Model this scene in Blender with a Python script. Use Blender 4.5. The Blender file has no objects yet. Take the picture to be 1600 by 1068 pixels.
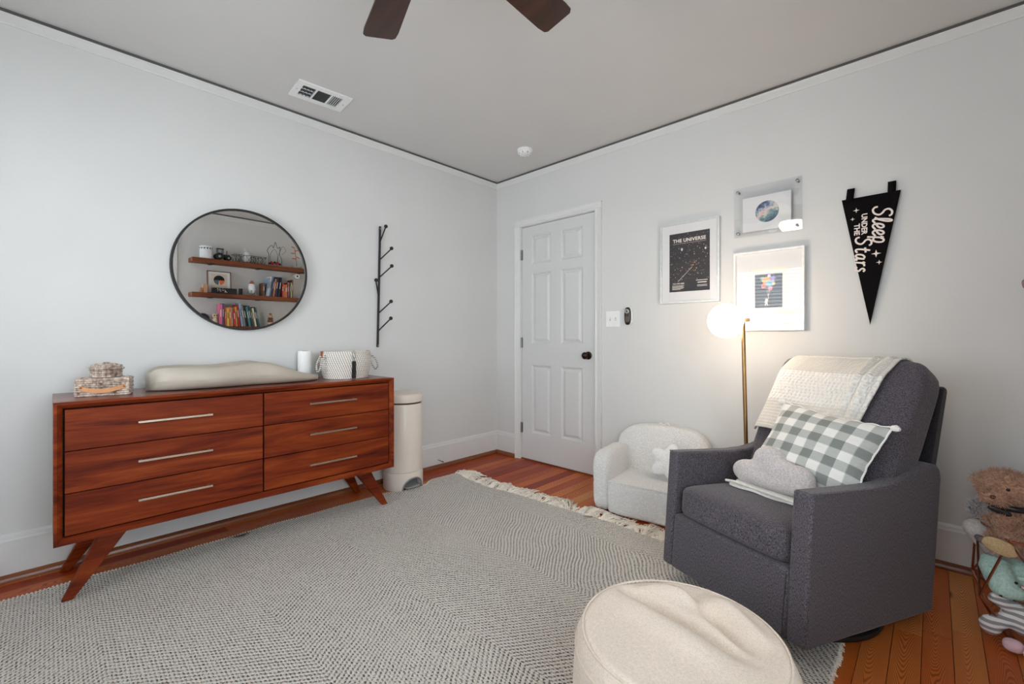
import bpy, bmesh, math, random
from mathutils import Vector, Matrix, noise as mnoise

# ------------------------------------------------------------------ camera, light, exposure
scene = bpy.context.scene
COL = scene.collection
PI = math.pi
ROOM_X, ROOM_Y, ROOM_Z = 3.5, -3.75, 2.51

cam_data = bpy.data.cameras.new('camera')
cam_data.sensor_width = 36.0
cam_data.lens = 36.0 * 691.28 / 1600
cam_data.shift_y = -7.5 / 1600
cam_data.clip_start = 0.02
cam = bpy.data.objects.new('camera', cam_data)
cam.location = (2.9537, -2.8916, 1.0723)
cam.rotation_euler = (PI / 2, 0, 0.76207)
COL.objects.link(cam)
scene.camera = cam

scene.view_settings.view_transform = 'Standard'
scene.view_settings.look = 'None'
scene.view_settings.gamma = 1.0
scene.view_settings.use_curve_mapping = False
scene.view_settings.exposure = 0.04
scene.cycles.max_bounces = 8
scene.cycles.diffuse_bounces = 5
scene.cycles.glossy_bounces = 4
scene.cycles.transmission_bounces = 6
scene.cycles.transparent_max_bounces = 12
scene.cycles.sample_clamp_indirect = 6.0
scene.cycles.use_denoising = True

world = bpy.data.worlds.new('overcast_sky')
scene.world = world
world.use_nodes = True
bg = world.node_tree.nodes['Background']
bg.inputs['Color'].default_value = (0.86, 0.93, 1.0, 1)
bg.inputs['Strength'].default_value = 1.5


def area_light(name, loc, rot, sx, sy, power, color):
    d = bpy.data.lights.new(name, 'AREA')
    d.shape = 'RECTANGLE'
    d.size, d.size_y = sx, sy
    d.energy = power
    d.color = color
    o = bpy.data.objects.new(name, d)
    o.location = loc
    o.rotation_euler = rot
    COL.objects.link(o)
    return o


# daylight outside the windows behind the camera, one of them added
WIN_NEAR = (0.62, 1.78, 0.78, 2.02)      # x0, x1, z0, z1 in the near wall
WIN_NEAR_ADDED = (2.34, 3.18, 0.78, 2.02)    # second near-wall opening, added for light on the armchair and toys
WIN_RIGHT = (-3.15, -1.95, 0.62, 2.06)   # y0, y1, z0, z1 in the right wall
area_light('daylight_near_window', (1.2, ROOM_Y - 0.30, 1.40), (PI / 2, 0, 0), 1.3, 1.4, 54, (0.88, 0.94, 1.0))
area_light('daylight_added_window', (2.76, ROOM_Y - 0.30, 1.40), (PI / 2, 0, 0), 1.0, 1.4, 37, (0.90, 0.95, 1.0))  # lamp outside the added window, brightens armchair and toys
area_light('daylight_right_window', (ROOM_X + 0.30, -2.55, 1.36), (PI / 2, 0, PI / 2), 1.35, 1.6, 70, (0.80, 0.91, 1.0))


# ------------------------------------------------------------------ helpers: materials
def s(r, g, b):
    f = lambda c: (c / 255 / 12.92) if c / 255 <= 0.04045 else ((c / 255 + 0.055) / 1.055) ** 2.4
    return (f(r), f(g), f(b), 1.0)


def newmat(name):
    m = bpy.data.materials.new(name)
    m.use_nodes = True
    nt = m.node_tree
    return m, nt, nt.nodes['Principled BSDF']


def nd(nt, kind, ins=None, **props):
    n = nt.nodes.new(kind)
    for k, v in props.items():
        setattr(n, k, v)
    for k, v in (ins or {}).items():
        sk = n.inputs[k]
        if isinstance(v, bpy.types.NodeSocket):
            nt.links.new(v, sk)
        else:
            sk.default_value = v
    return n


def mth(nt, op, a, b=0.0, c=0.0):
    return nd(nt, 'ShaderNodeMath', {0: a, 1: b, 2: c}, operation=op).outputs[0]


def ramp(nt, fac, stops, interp='LINEAR'):
    n = nd(nt, 'ShaderNodeValToRGB', {'Fac': fac})
    cr = n.color_ramp
    cr.interpolation = interp
    while len(cr.elements) > 1:
        cr.elements.remove(cr.elements[-1])
    cr.elements[0].position, cr.elements[0].color = stops[0]
    for p_, c_ in stops[1:]:
        e = cr.elements.new(p_)
        e.color = c_
    return n.outputs['Color']


def mix(nt, fac, a, b, blend='MIX'):
    n = nd(nt, 'ShaderNodeMix', None, data_type='RGBA', blend_type=blend)
    for sk, v in ((n.inputs[0], fac), (n.inputs[6], a), (n.inputs[7], b)):
        if isinstance(v, bpy.types.NodeSocket):
            nt.links.new(v, sk)
        else:
            sk.default_value = v
    return n.outputs[2]


def setin(nt, bsdf, **kw):
    for k, v in kw.items():
        sk = bsdf.inputs[k.replace('_', ' ')]
        if isinstance(v, bpy.types.NodeSocket):
            nt.links.new(v, sk)
        else:
            sk.default_value = v


def bump(nt, bsdf, height, strength=0.3, dist=0.01):
    b = nd(nt, 'ShaderNodeBump', {'Height': height, 'Strength': strength, 'Distance': dist})
    nt.links.new(b.outputs['Normal'], bsdf.inputs['Normal'])


def noise_tex(nt, vec, scale, detail=3.0, rough=0.5, dist=0.0):
    return nd(nt, 'ShaderNodeTexNoise', {'Vector': vec, 'Scale': scale, 'Detail': detail, 'Roughness': rough, 'Distortion': dist}).outputs['Fac']


def objco(nt):
    return nd(nt, 'ShaderNodeTexCoord').outputs['Object']


def worldco(nt):
    return nd(nt, 'ShaderNodeNewGeometry').outputs['Position']


def mapped(nt, vec, scale=(1, 1, 1), loc=(0, 0, 0), rot=(0, 0, 0)):
    return nd(nt, 'ShaderNodeMapping', {'Vector': vec, 'Scale': scale, 'Location': loc, 'Rotation': rot}).outputs[0]


MATS = {}


def plain(name, col, rough=0.5, metal=0.0, nscale=40.0, var=0.06, bumps=0.05, coat=0.0, spec=0.5):
    """plain colour with faint mottling and fine relief"""
    if name in MATS:
        return MATS[name]
    m, nt, b = newmat(name)
    v = objco(nt)
    n = noise_tex(nt, v, nscale, 3)
    dark = tuple(c * (1 - var) for c in col[:3]) + (1,)
    lite = tuple(min(1, c * (1 + var)) for c in col[:3]) + (1,)
    setin(nt, b, Base_Color=ramp(nt, n, [(0.3, dark), (0.7, lite)]), Roughness=rough, Metallic=metal)
    b.inputs['Specular IOR Level'].default_value = spec
    b.inputs['Coat Weight'].default_value = coat
    if bumps:
        bump(nt, b, n, bumps, 0.002)
    MATS[name] = m
    return m


def emitter(name, col, strength):
    m, nt, b = newmat(name)
    setin(nt, b, Base_Color=col, Emission_Color=col, Emission_Strength=strength, Roughness=0.25)
    MATS[name] = m
    return m


def m_plaster(name, col, bs=0.12):
    m, nt, b = newmat(name)
    v = worldco(nt)
    n1 = noise_tex(nt, v, 2.2, 3)
    n2 = noise_tex(nt, v, 95, 4, 0.6)
    n3 = noise_tex(nt, v, 14, 2)
    d = tuple(c * 0.96 for c in col[:3]) + (1,)
    setin(nt, b, Base_Color=ramp(nt, n1, [(0.3, d), (0.7, col)]), Roughness=0.62)
    b.inputs['Specular IOR Level'].default_value = 0.3
    h = mth(nt, 'ADD', mth(nt, 'MULTIPLY', n2, 0.35), n3)
    bump(nt, b, h, bs, 0.004)
    MATS[name] = m
    return m


def m_wood(name, stops, axis=1, gs=1.0, rough=0.36, coat=0.15, var=0.25, spec=0.4):
    """long grain along one object axis, with a different figure on every board"""
    m, nt, b = newmat(name)
    rnd = nd(nt, 'ShaderNodeObjectInfo').outputs['Random']
    off = nd(nt, 'ShaderNodeCombineXYZ', {0: mth(nt, 'MULTIPLY', rnd, 37.0), 1: mth(nt, 'MULTIPLY', rnd, 91.0), 2: mth(nt, 'MULTIPLY', rnd, 53.0)}).outputs[0]
    v = nd(nt, 'ShaderNodeVectorMath', {0: worldco(nt), 1: off}, operation='ADD').outputs[0]
    sc = [9.0 * gs] * 3
    sc[axis] = 0.9 * gs
    sc2 = [120.0 * gs] * 3
    sc2[axis] = 3.5 * gs
    big = noise_tex(nt, mapped(nt, v, sc), 1.0, 4, 0.55, 1.6)
    fine = noise_tex(nt, mapped(nt, v, sc2), 1.0, 3, 0.6)
    f = mth(nt, 'ADD', mth(nt, 'MULTIPLY', big, 0.78), mth(nt, 'MULTIPLY', fine, 0.22))
    c = ramp(nt, f, stops)
    c = mix(nt, mth(nt, 'MULTIPLY', rnd, var), c, tuple(x * 0.45 for x in stops[0][1][:3]) + (1,))
    setin(nt, b, Base_Color=c, Roughness=mth(nt, 'ADD', mth(nt, 'MULTIPLY', fine, 0.15), rough - 0.07))
    b.inputs['Specular IOR Level'].default_value = spec
    b.inputs['Coat Weight'].default_value = coat
    b.inputs['Coat Roughness'].default_value = 0.18
    bump(nt, b, fine, 0.06, 0.001)
    MATS[name] = m
    return m


def m_floor():
    m, nt, b = newmat('pine_boards')
    rnd = nd(nt, 'ShaderNodeObjectInfo').outputs['Random']
    r2 = mth(nt, 'FRACT', mth(nt, 'MULTIPLY', rnd, 7.31))
    off = nd(nt, 'ShaderNodeCombineXYZ', {0: mth(nt, 'MULTIPLY', rnd, 17.0), 1: mth(nt, 'MULTIPLY', rnd, 71.0), 2: mth(nt, 'MULTIPLY', rnd, 33.0)}).outputs[0]
    v = nd(nt, 'ShaderNodeVectorMath', {0: worldco(nt), 1: off}, operation='ADD').outputs[0]
    # cathedral grain: nested arches down the middle of each board
    sepw = nd(nt, 'ShaderNodeSeparateXYZ', {0: worldco(nt)})
    r3_ = mth(nt, 'FRACT', mth(nt, 'MULTIPLY', rnd, 23.7))
    xl = mth(nt, 'SUBTRACT', mth(nt, 'FRACT', mth(nt, 'DIVIDE', mth(nt, 'SUBTRACT', sepw.outputs[0], 2.845), 0.0777)), mth(nt, 'ADD', 0.30, mth(nt, 'MULTIPLY', r3_, 0.4)))
    sg = mth(nt, 'SUBTRACT', mth(nt, 'MULTIPLY', mth(nt, 'GREATER_THAN', r3_, 0.5), 2.0), 1.0)
    wob = noise_tex(nt, mapped(nt, v, (16, 2.2, 16)), 1.0, 2, 0.5)
    ph = mth(nt, 'ADD', mth(nt, 'MULTIPLY', mth(nt, 'MULTIPLY', sepw.outputs[1], sg), mth(nt, 'ADD', 0.25, r2)), mth(nt, 'MULTIPLY', mth(nt, 'MULTIPLY', xl, xl), 1.15))
    ph = mth(nt, 'ADD', ph, mth(nt, 'MULTIPLY', wob, 0.34))
    rings = mth(nt, 'ADD', mth(nt, 'MULTIPLY', mth(nt, 'SINE', mth(nt, 'MULTIPLY', ph, 2 * PI * 36)), 0.5), 0.5)
    fine = noise_tex(nt, mapped(nt, v, (160, 4, 160)), 1.0, 3, 0.6)
    warp = noise_tex(nt, mapped(nt, v, (7, 1.4, 7)), 1.0, 3, 0.55)
    f = mth(nt, 'ADD', mth(nt, 'MULTIPLY', rings, 0.7), mth(nt, 'MULTIPLY', fine, 0.3))
    tone = mth(nt, 'ADD', mth(nt, 'MULTIPLY', r2, 0.72), mth(nt, 'MULTIPLY', warp, 0.42))
    c = ramp(nt, tone, [(0.12, s(136, 30, 6)), (0.36, s(172, 66, 20)), (0.62, s(206, 106, 44)), (0.92, s(222, 144, 78))])
    c = mix(nt, mth(nt, 'MULTIPLY', ramp(nt, f, [(0.18, (0.75, 0.75, 0.75, 1)), (0.55, (0, 0, 0, 1))]), mth(nt, 'ADD', 0.18, mth(nt, 'MULTIPLY', wob, 1.1))), c, s(92, 26, 6))
    knots = nd(nt, 'ShaderNodeTexVoronoi', {'Vector': mapped(nt, v, (9, 2.6, 9)), 'Scale': 1.0}).outputs['Distance']
    kf = ramp(nt, knots, [(0.05, (1, 1, 1, 1)), (0.13, (0, 0, 0, 1))])
    c = mix(nt, mth(nt, 'MULTIPLY', kf, 0.9), c, s(36, 12, 6))
    setin(nt, b, Base_Color=c, Roughness=mth(nt, 'ADD', mth(nt, 'MULTIPLY', fine, 0.15), 0.30))
    b.inputs['Specular IOR Level'].default_value = 0.25
    b.inputs['Coat Weight'].default_value = 0.03
    b.inputs['Coat Roughness'].default_value = 0.15
    bump(nt, b, f, 0.08, 0.0015)
    MATS['pine_boards'] = m
    return m


def m_rug():
    m, nt, b = newmat('twill_rug_wool')
    v = worldco(nt)
    wob = noise_tex(nt, v, 3.0, 2)
    sep = nd(nt, 'ShaderNodeSeparateXYZ', {0: v})
    x, y = sep.outputs[0], sep.outputs[1]
    yy = mth(nt, 'ADD', y, mth(nt, 'MULTIPLY', wob, 0.05))
    tri = mth(nt, 'PINGPONG', mth(nt, 'ADD', yy, 0.86), 0.47)
    sx = mth(nt, 'ADD', mth(nt, 'ADD', x, mth(nt, 'MULTIPLY', tri, -0.72)), mth(nt, 'MULTIPLY', wob, 0.05))
    jit = noise_tex(nt, v, 60, 2)
    row = mth(nt, 'SINE', mth(nt, 'ADD', mth(nt, 'MULTIPLY', sx, 2 * PI / 0.0195), mth(nt, 'MULTIPLY', jit, 2.2)))
    bead = mth(nt, 'SINE', mth(nt, 'MULTIPLY', y, 2 * PI / 0.0105))
    band = ramp(nt, mth(nt, 'FRACT', mth(nt, 'MULTIPLY', yy, 2.1)), [(0, (0.5, 0.5, 0.5, 1)), (0.5, (1, 1, 1, 1)), (1, (0.5, 0.5, 0.5, 1))])
    big = noise_tex(nt, v, 1.6, 2)
    rs = mth(nt, 'MULTIPLY', row, mth(nt, 'ADD', mth(nt, 'MULTIPLY', big, 0.75), 0.05))
    sp = noise_tex(nt, v, 210, 2, 0.6)
    h = mth(nt, 'ADD', mth(nt, 'ADD', rs, mth(nt, 'MULTIPLY', bead, 0.28)), mth(nt, 'MULTIPLY', mth(nt, 'SUBTRACT', sp, 0.5), 3.4))
    hn = mth(nt, 'ADD', mth(nt, 'MULTIPLY', h, 0.5), 0.5)
    c = ramp(nt, hn, [(0.0, s(64, 58, 54)), (0.20, s(132, 125, 119)), (0.40, s(222, 215, 207)), (1.0, s(250, 245, 237))])
    setin(nt, b, Base_Color=c, Roughness=0.95)
    b.inputs['Specular IOR Level'].default_value = 0.1
    bump(nt, b, hn, 0.9, 0.006)
    MATS['twill_rug_wool'] = m
    return m


def m_fabric(name, dark, light, scale=420.0, rough=0.9, bs=0.25, big=0.0, sheen=0.2):
    m, nt, b = newmat(name)
    v = objco(nt)
    n1 = noise_tex(nt, mapped(nt, v, (1, 1, 0.25)), scale, 2, 0.6)
    n2 = noise_tex(nt, mapped(nt, v, (0.35, 0.35, 1)), scale, 2, 0.6)
    f = mth(nt, 'ADD', mth(nt, 'MULTIPLY', n1, 0.6), mth(nt, 'MULTIPLY', n2, 0.4))
    setin(nt, b, Base_Color=ramp(nt, f, [(0.36, dark), (0.64, light)]), Roughness=rough)
    b.inputs['Sheen Weight'].default_value = sheen
    b.inputs['Specular IOR Level'].default_value = 0.15
    h = f
    if big:
        h = mth(nt, 'ADD', f, mth(nt, 'MULTIPLY', noise_tex(nt, v, 9, 2), big))
    bump(nt, b, h, bs, 0.003)
    MATS[name] = m
    return m


def m_fuzzy(name, dark, light, scale=110.0, bs=0.9, dist=0.012):
    m, nt, b = newmat(name)
    v = objco(nt)
    vo = nd(nt, 'ShaderNodeTexVoronoi', {'Vector': v, 'Scale': scale}).outputs['Distance']
    n = noise_tex(nt, v, scale * 1.7, 3, 0.65, 1.0)
    f = mth(nt, 'ADD', mth(nt, 'MULTIPLY', vo, 0.5), mth(nt, 'MULTIPLY', n, 0.7))
    setin(nt, b, Base_Color=ramp(nt, f, [(0.35, dark), (0.75, light)]), Roughness=0.97)
    b.inputs['Sheen Weight'].default_value = 0.35
    b.inputs['Specular IOR Level'].default_value = 0.08
    bump(nt, b, f, bs, dist)
    MATS[name] = m
    return m


def m_stripes(name, a, c2, axis, pitch, duty=0.5, wob=0.3):
    m, nt, b = newmat(name)
    v = objco(nt)
    sep = nd(nt, 'ShaderNodeSeparateXYZ', {0: v})
    n = noise_tex(nt, v, 12, 2)
    q = mth(nt, 'FRACT', mth(nt, 'ADD', mth(nt, 'DIVIDE', sep.outputs[axis], pitch), mth(nt, 'MULTIPLY', n, wob)))
    setin(nt, b, Base_Color=ramp(nt, q, [(0, a), (duty, c2)], 'CONSTANT'), Roughness=0.9)
    bump(nt, b, noise_tex(nt, v, 300, 2), 0.2, 0.002)
    MATS[name] = m
    return m


def m_glass(name, tint=(1, 1, 1, 1), gloss=0.08):
    m, nt, b = newmat(name)
    nt.nodes.remove(b)
    t = nd(nt, 'ShaderNodeBsdfTransparent', {'Color': tint})
    g = nd(nt, 'ShaderNodeBsdfGlossy', {'Roughness': 0.01})
    mx = nd(nt, 'ShaderNodeMixShader', {0: gloss, 1: t.outputs[0], 2: g.outputs[0]})
    nt.links.new(mx.outputs[0], nt.nodes['Material Output'].inputs['Surface'])
    MATS[name] = m
    return m


W_WALL = m_plaster('wall_paint', s(217, 217, 215))
W_CEIL = m_plaster('ceiling_paint', s(215, 213, 211), 0.2)
TRIM = plain('white_trim_paint', s(222, 222, 220), 0.35, nscale=8, var=0.02, bumps=0.02)
DOORP = plain('white_door_paint', s(212, 212, 211), 0.4, nscale=60, var=0.02, bumps=0.03)
PINE = m_floor()
SHOE = m_wood('stained_shoe_wood', [(0.3, s(96, 46, 22)), (0.55, s(138, 78, 42)), (0.8, s(160, 98, 56))], axis=1)
SHOEX = m_wood('stained_shoe_wood_across', [(0.3, s(96, 46, 22)), (0.55, s(138, 78, 42)), (0.8, s(160, 98, 56))], axis=0)
WALNUT = m_wood('red_walnut', [(0.30, s(56, 14, 5)), (0.44, s(106, 36, 12)), (0.56, s(132, 54, 18)), (0.74, s(160, 78, 34))], axis=1, gs=1.3, var=0.10, coat=0.0, rough=0.5, spec=0.16)
WALNUT_TOP = m_wood('lacquered_walnut', [(0.30, s(56, 14, 5)), (0.44, s(106, 36, 12)), (0.56, s(132, 54, 18)), (0.74, s(160, 78, 34))], axis=1, gs=1.3, var=0.10, coat=0.5, rough=0.4, spec=0.3)
DARKGAP = plain('dark_recess_wood', s(24, 12, 9), 0.8)
SATIN = plain('satin_nickel', s(205, 190, 172), 0.3, 1.0, bumps=0.0)
BRASS = plain('aged_brass', s(168, 132, 88), 0.32, 1.0, bumps=0.0)
COPPER = plain('rose_copper_wire', s(168, 112, 88), 0.35, 1.0, bumps=0.0)
BRONZE = plain('oil_bronze', s(52, 38, 30), 0.35, 0.8, bumps=0.0)
STEEL = plain('hinge_steel', s(150, 150, 148), 0.4, 0.9, bumps=0.0)
BLACKM = plain('black_metal', s(24, 20, 18), 0.6, 0.0, bumps=0.02)
BLACKP = plain('black_plastic', s(20, 20, 21), 0.35, bumps=0.0)
WHITEP = plain('white_plastic', s(238, 238, 236), 0.35, bumps=0.0, var=0.02)
RUG = m_rug()
YARN = plain('cream_yarn', s(240, 232, 219), 0.95, nscale=90, var=0.12, bumps=0.3, spec=0.1)
CHAR = m_fabric('charcoal_tweed', s(12, 11, 16), s(122, 115, 123), 560, bs=0.03)
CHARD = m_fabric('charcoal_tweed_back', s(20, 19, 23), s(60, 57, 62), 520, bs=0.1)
THREAD = plain('grey_thread', s(120, 115, 118), 0.8)
SHERPA = m_fuzzy('ivory_sherpa', s(232, 229, 225), s(254, 253, 251), 130, 1.0, 0.008)
CANVAS = m_fabric('cream_canvas', s(216, 201, 186), s(240, 226, 211), 420, bs=0.25)
MIRROR_M, _nt, _b = newmat('mirror_silver')
setin(_nt, _b, Base_Color=(0.80, 0.81, 0.81, 1), Metallic=1.0, Roughness=0.0)
GLASS = m_glass('picture_glass', gloss=0.10)
PANE = m_glass('window_glass', gloss=0.06)
ACRYLIC = m_glass('clear_acrylic', (0.99, 0.993, 0.995, 1), gloss=0.04)
PAPER = plain('white_mat_board', s(226, 226, 226), 0.8, var=0.01, bumps=0.02)
INKW = plain('white_print', s(235, 228, 220), 0.7, bumps=0)
FELTB = plain('black_felt', s(17, 15, 16), 0.95, nscale=300, bumps=0.3, spec=0.1)
FELTW = plain('cream_felt', s(236, 224, 216), 0.95, nscale=300, bumps=0.3, spec=0.1)


# ------------------------------------------------------------------ helpers: meshes
class MB:
    def __init__(self):
        self.v, self.f, self.uv = [], [], {}

    def add(self, verts, faces):
        b = len(self.v)
        self.v += [tuple(p) for p in verts]
        self.f += [tuple(i + b for i in f) for f in faces]
        return b

    def box(self, x0, x1, y0, y1, z0, z1):
        self.add([(x, y, z) for x in (x0, x1) for y in (y0, y1) for z in (z0, z1)],
                 [(0, 1, 3, 2), (4, 6, 7, 5), (0, 4, 5, 1), (2, 3, 7, 6), (0, 2, 6, 4), (1, 5, 7, 3)])
        return self

    def tube(self, pts, r, n=8, closed=False, flat=None, caps=True):
        pts = [Vector(p) for p in pts]
        m = len(pts)
        rs = r if isinstance(r, (list, tuple)) else [r] * m
        t0 = (pts[1] - pts[0]).normalized()
        ref = Vector((0, 0, 1)) if abs(t0.z) < 0.9 else Vector((1, 0, 0))
        nrm = (ref - t0 * ref.dot(t0)).normalized()
        verts = []
        for i, p in enumerate(pts):
            a = pts[(i - 1) % m] if (closed or i > 0) else p
            c = pts[(i + 1) % m] if (closed or i < m - 1) else p
            t = (c - a).normalized() if (c - a).length > 1e-9 else t0
            nrm = (nrm - t * nrm.dot(t))
            nrm = nrm.normalized() if nrm.length > 1e-6 else t.orthogonal().normalized()
            bi = t.cross(nrm)
            for k in range(n):
                an = 2 * PI * k / n
                d = nrm * math.cos(an) + bi * math.sin(an)
                if flat is not None:
                    d = Vector((d.x * flat[0], d.y * flat[1], d.z * flat[2]))
                verts.append(p + d * rs[i])
        faces = []
        for i in range(m if closed else m - 1):
            j = (i + 1) % m
            for k in range(n):
                l = (k + 1) % n
                faces.append((i * n + k, i * n + l, j * n + l, j * n + k))
        if caps and not closed:
            faces.append(tuple(range(n - 1, -1, -1)))
            faces.append(tuple((m - 1) * n + k for k in range(n)))
        self.add(verts, faces)
        return self

    def cyl(self, p0, p1, r0, r1=None, n=20):
        return self.tube([p0, p1], [r0, r0 if r1 is None else r1], n)

    def lathe(self, prof, n=32, c=(0, 0, 0), sx=1.0, sy=1.0, axis='z', fn=None):
        verts, faces = [], []
        for (r, h) in prof:
            for k in range(n):
                a = 2 * PI * k / n
                u, w = r * math.cos(a) * sx, r * math.sin(a) * sy
                p = {'z': (u, w, h), 'y': (u, h, w), 'x': (h, u, w)}[axis]
                if fn:
                    p = fn(*p)
                verts.append((c[0] + p[0], c[1] + p[1], c[2] + p[2]))
        for i in range(len(prof) - 1):
            for k in range(n):
                l = (k + 1) % n
                faces.append((i * n + k, i * n + l, (i + 1) * n + l, (i + 1) * n + k))
        faces.append(tuple(range(n)))
        faces.append(tuple((len(prof) - 1) * n + k for k in range(n)))
        self.add(verts, faces)
        return self

    def soft(self, c, size, e=5.0, n=10, fn=None, rot=None):
        """rounded box: a cube grid pulled onto a superellipsoid"""
        verts, faces = [], []
        for ax in range(3):
            for sg in (-1, 1):
                b = len(verts)
                for i in range(n + 1):
                    for j in range(n + 1):
                        q = [0, 0, 0]
                        q[ax] = sg
                        q[(ax + 1) % 3] = math.tan((2 * i / n - 1) * PI / 4)
                        q[(ax + 2) % 3] = math.tan((2 * j / n - 1) * PI / 4)
                        l = sum(abs(k) ** e for k in q) ** (1 / e)
                        q = [k / l for k in q]
                        p = Vector((q[0] * size[0] / 2, q[1] * size[1] / 2, q[2] * size[2] / 2))
                        if fn:
                            p = Vector(fn(p, q))
                        if rot is not None:
                            p = rot @ p
                        verts.append((p.x + c[0], p.y + c[1], p.z + c[2]))
                for i in range(n):
                    for j in range(n):
                        k = b + i * (n + 1) + j
                        faces.append((k, k + 1, k + n + 2, k + n + 1) if sg > 0 else (k, k + n + 1, k + n + 2, k + 1))
        self.add(verts, faces)
        return self

    def ball(self, c, r, n=8, rot=None):
        r = (r, r, r) if isinstance(r, (int, float)) else r
        return self.soft(c, (2 * r[0], 2 * r[1], 2 * r[2]), 2.0, n, rot=rot)

    def prism(self, poly, plane, d0, d1):
        """extrude a 2-D outline; plane 'xz' extrudes along y, 'yz' along x, 'xy' along z"""
        def P(u, w, d):
            return {'xz': (u, d, w), 'yz': (d, u, w), 'xy': (u, w, d)}[plane]
        m = len(poly)
        self.add([P(u, w, d0) for u, w in poly] + [P(u, w, d1) for u, w in poly],
                 [tuple(range(m)), tuple(range(2 * m - 1, m - 1, -1))] + [(i, (i + 1) % m, m + (i + 1) % m, m + i) for i in range(m)])
        return self

    def grid(self, fn, nu, nv, uv=False):
        b = len(self.v)
        for i in range(nu + 1):
            for j in range(nv + 1):
                self.v.append(tuple(fn(i / nu, j / nv)))
                if uv:
                    self.uv[len(self.v) - 1] = (i / nu, j / nv)
        for i in range(nu):
            for j in range(nv):
                k = b + i * (nv + 1) + j
                self.f.append((k, k + 1, k + nv + 2, k + nv + 1))
        return self

    def build(self, name, mat, parent=None, smooth=True, bevel=0.0, seg=2, angle=40, weld=True, subsurf=0, remesh=0.0, loc=None, rot=None):
        me = bpy.data.meshes.new(name)
        me.from_pydata(self.v, [], self.f)
        if self.uv:
            lay = me.uv_layers.new(name='UVMap')
            for lp in me.loops:
                lay.data[lp.index].uv = self.uv.get(lp.vertex_index, (0, 0))
        bm = bmesh.new()
        bm.from_mesh(me)
        if weld:
            bmesh.ops.remove_doubles(bm, verts=bm.verts, dist=1e-6)
        bmesh.ops.recalc_face_normals(bm, faces=bm.faces)
        bm.to_mesh(me)
        bm.free()
        if smooth:
            me.polygons.foreach_set('use_smooth', [True] * len(me.polygons))
            me.set_sharp_from_angle(angle=math.radians(angle))
        me.materials.append(mat)
        o = bpy.data.objects.new(name, me)
        COL.objects.link(o)
        if parent:
            o.parent = parent
        if loc:
            o.location = loc
        if rot:
            o.rotation_euler = rot
        if bevel:
            md = o.modifiers.new('bevel', 'BEVEL')
            md.width, md.segments, md.limit_method = bevel, seg, 'ANGLE'
            md.angle_limit = math.radians(50)
        if remesh:
            md = o.modifiers.new('remesh', 'REMESH')
            md.mode, md.voxel_size, md.use_smooth_shade = 'VOXEL', remesh, True
            md = o.modifiers.new('smooth', 'SMOOTH')
            md.factor, md.iterations = 0.5, 6
        if subsurf:
            md = o.modifiers.new('sub', 'SUBSURF')
            md.levels = md.render_levels = subsurf
        return o


def tag(o, label, cat=None, group=None, kind=None):
    o['label'] = label
    if cat:
        o['category'] = cat
    if group:
        o['group'] = group
    if kind:
        o['kind'] = kind
    return o


def thing(name, label, cat, loc=(0, 0, 0), rotz=0.0, group=None):
    o = bpy.data.objects.new(name, None)
    o.empty_display_size = 0.05
    COL.objects.link(o)
    o.location = loc
    o.rotation_euler = (0, 0, rotz)
    return tag(o, label, cat, group)


def struct(name, mb, mat, label, cat, **kw):
    return tag(mb.build(name, mat, **kw), label, cat, None, 'structure')


def text_mb(txt, size, offset=0.0, shear=0.0, align='CENTER', spacing=1.0):
    """outline lettering as flat 2-D polygons (x right, y up)"""
    cu = bpy.data.curves.new('lettering_curve', 'FONT')
    cu.body, cu.size, cu.offset, cu.shear = txt, size, offset, shear
    cu.align_x, cu.align_y = align, 'CENTER'
    cu.space_character = spacing
    cu.resolution_u = 3
    ob = bpy.data.objects.new('lettering_curve', cu)
    COL.objects.link(ob)
    dg = bpy.context.evaluated_depsgraph_get()
    dg.update()
    me = bpy.data.meshes.new_from_object(ob.evaluated_get(dg))
    out = ([tuple(v.co) for v in me.vertices], [tuple(p.vertices) for p in me.polygons])
    bpy.data.objects.remove(ob)
    bpy.data.curves.remove(cu)
    bpy.data.meshes.remove(me)
    return out


def catmull(pts, k=5):
    out = []
    m = len(pts)
    for i in range(m - 1):
        p0, p1, p2, p3 = pts[max(0, i - 1)], pts[i], pts[i + 1], pts[min(m - 1, i + 2)]
        for j in range(k):
            t = j / k
            out.append(tuple(0.5 * (2 * b + (c - a) * t + (2 * a - 5 * b + 4 * c - d) * t * t + (3 * b - a - 3 * c + d) * t ** 3)
                             for a, b, c, d in zip(p0, p1, p2, p3)))
    out.append(tuple(pts[-1]))
    return out


def apply_mods(o):
    dg = bpy.context.evaluated_depsgraph_get()
    dg.update()
    me = bpy.data.meshes.new_from_object(o.evaluated_get(dg))
    o.modifiers.clear()
    o.data = me


rng = random.Random(7)

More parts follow.
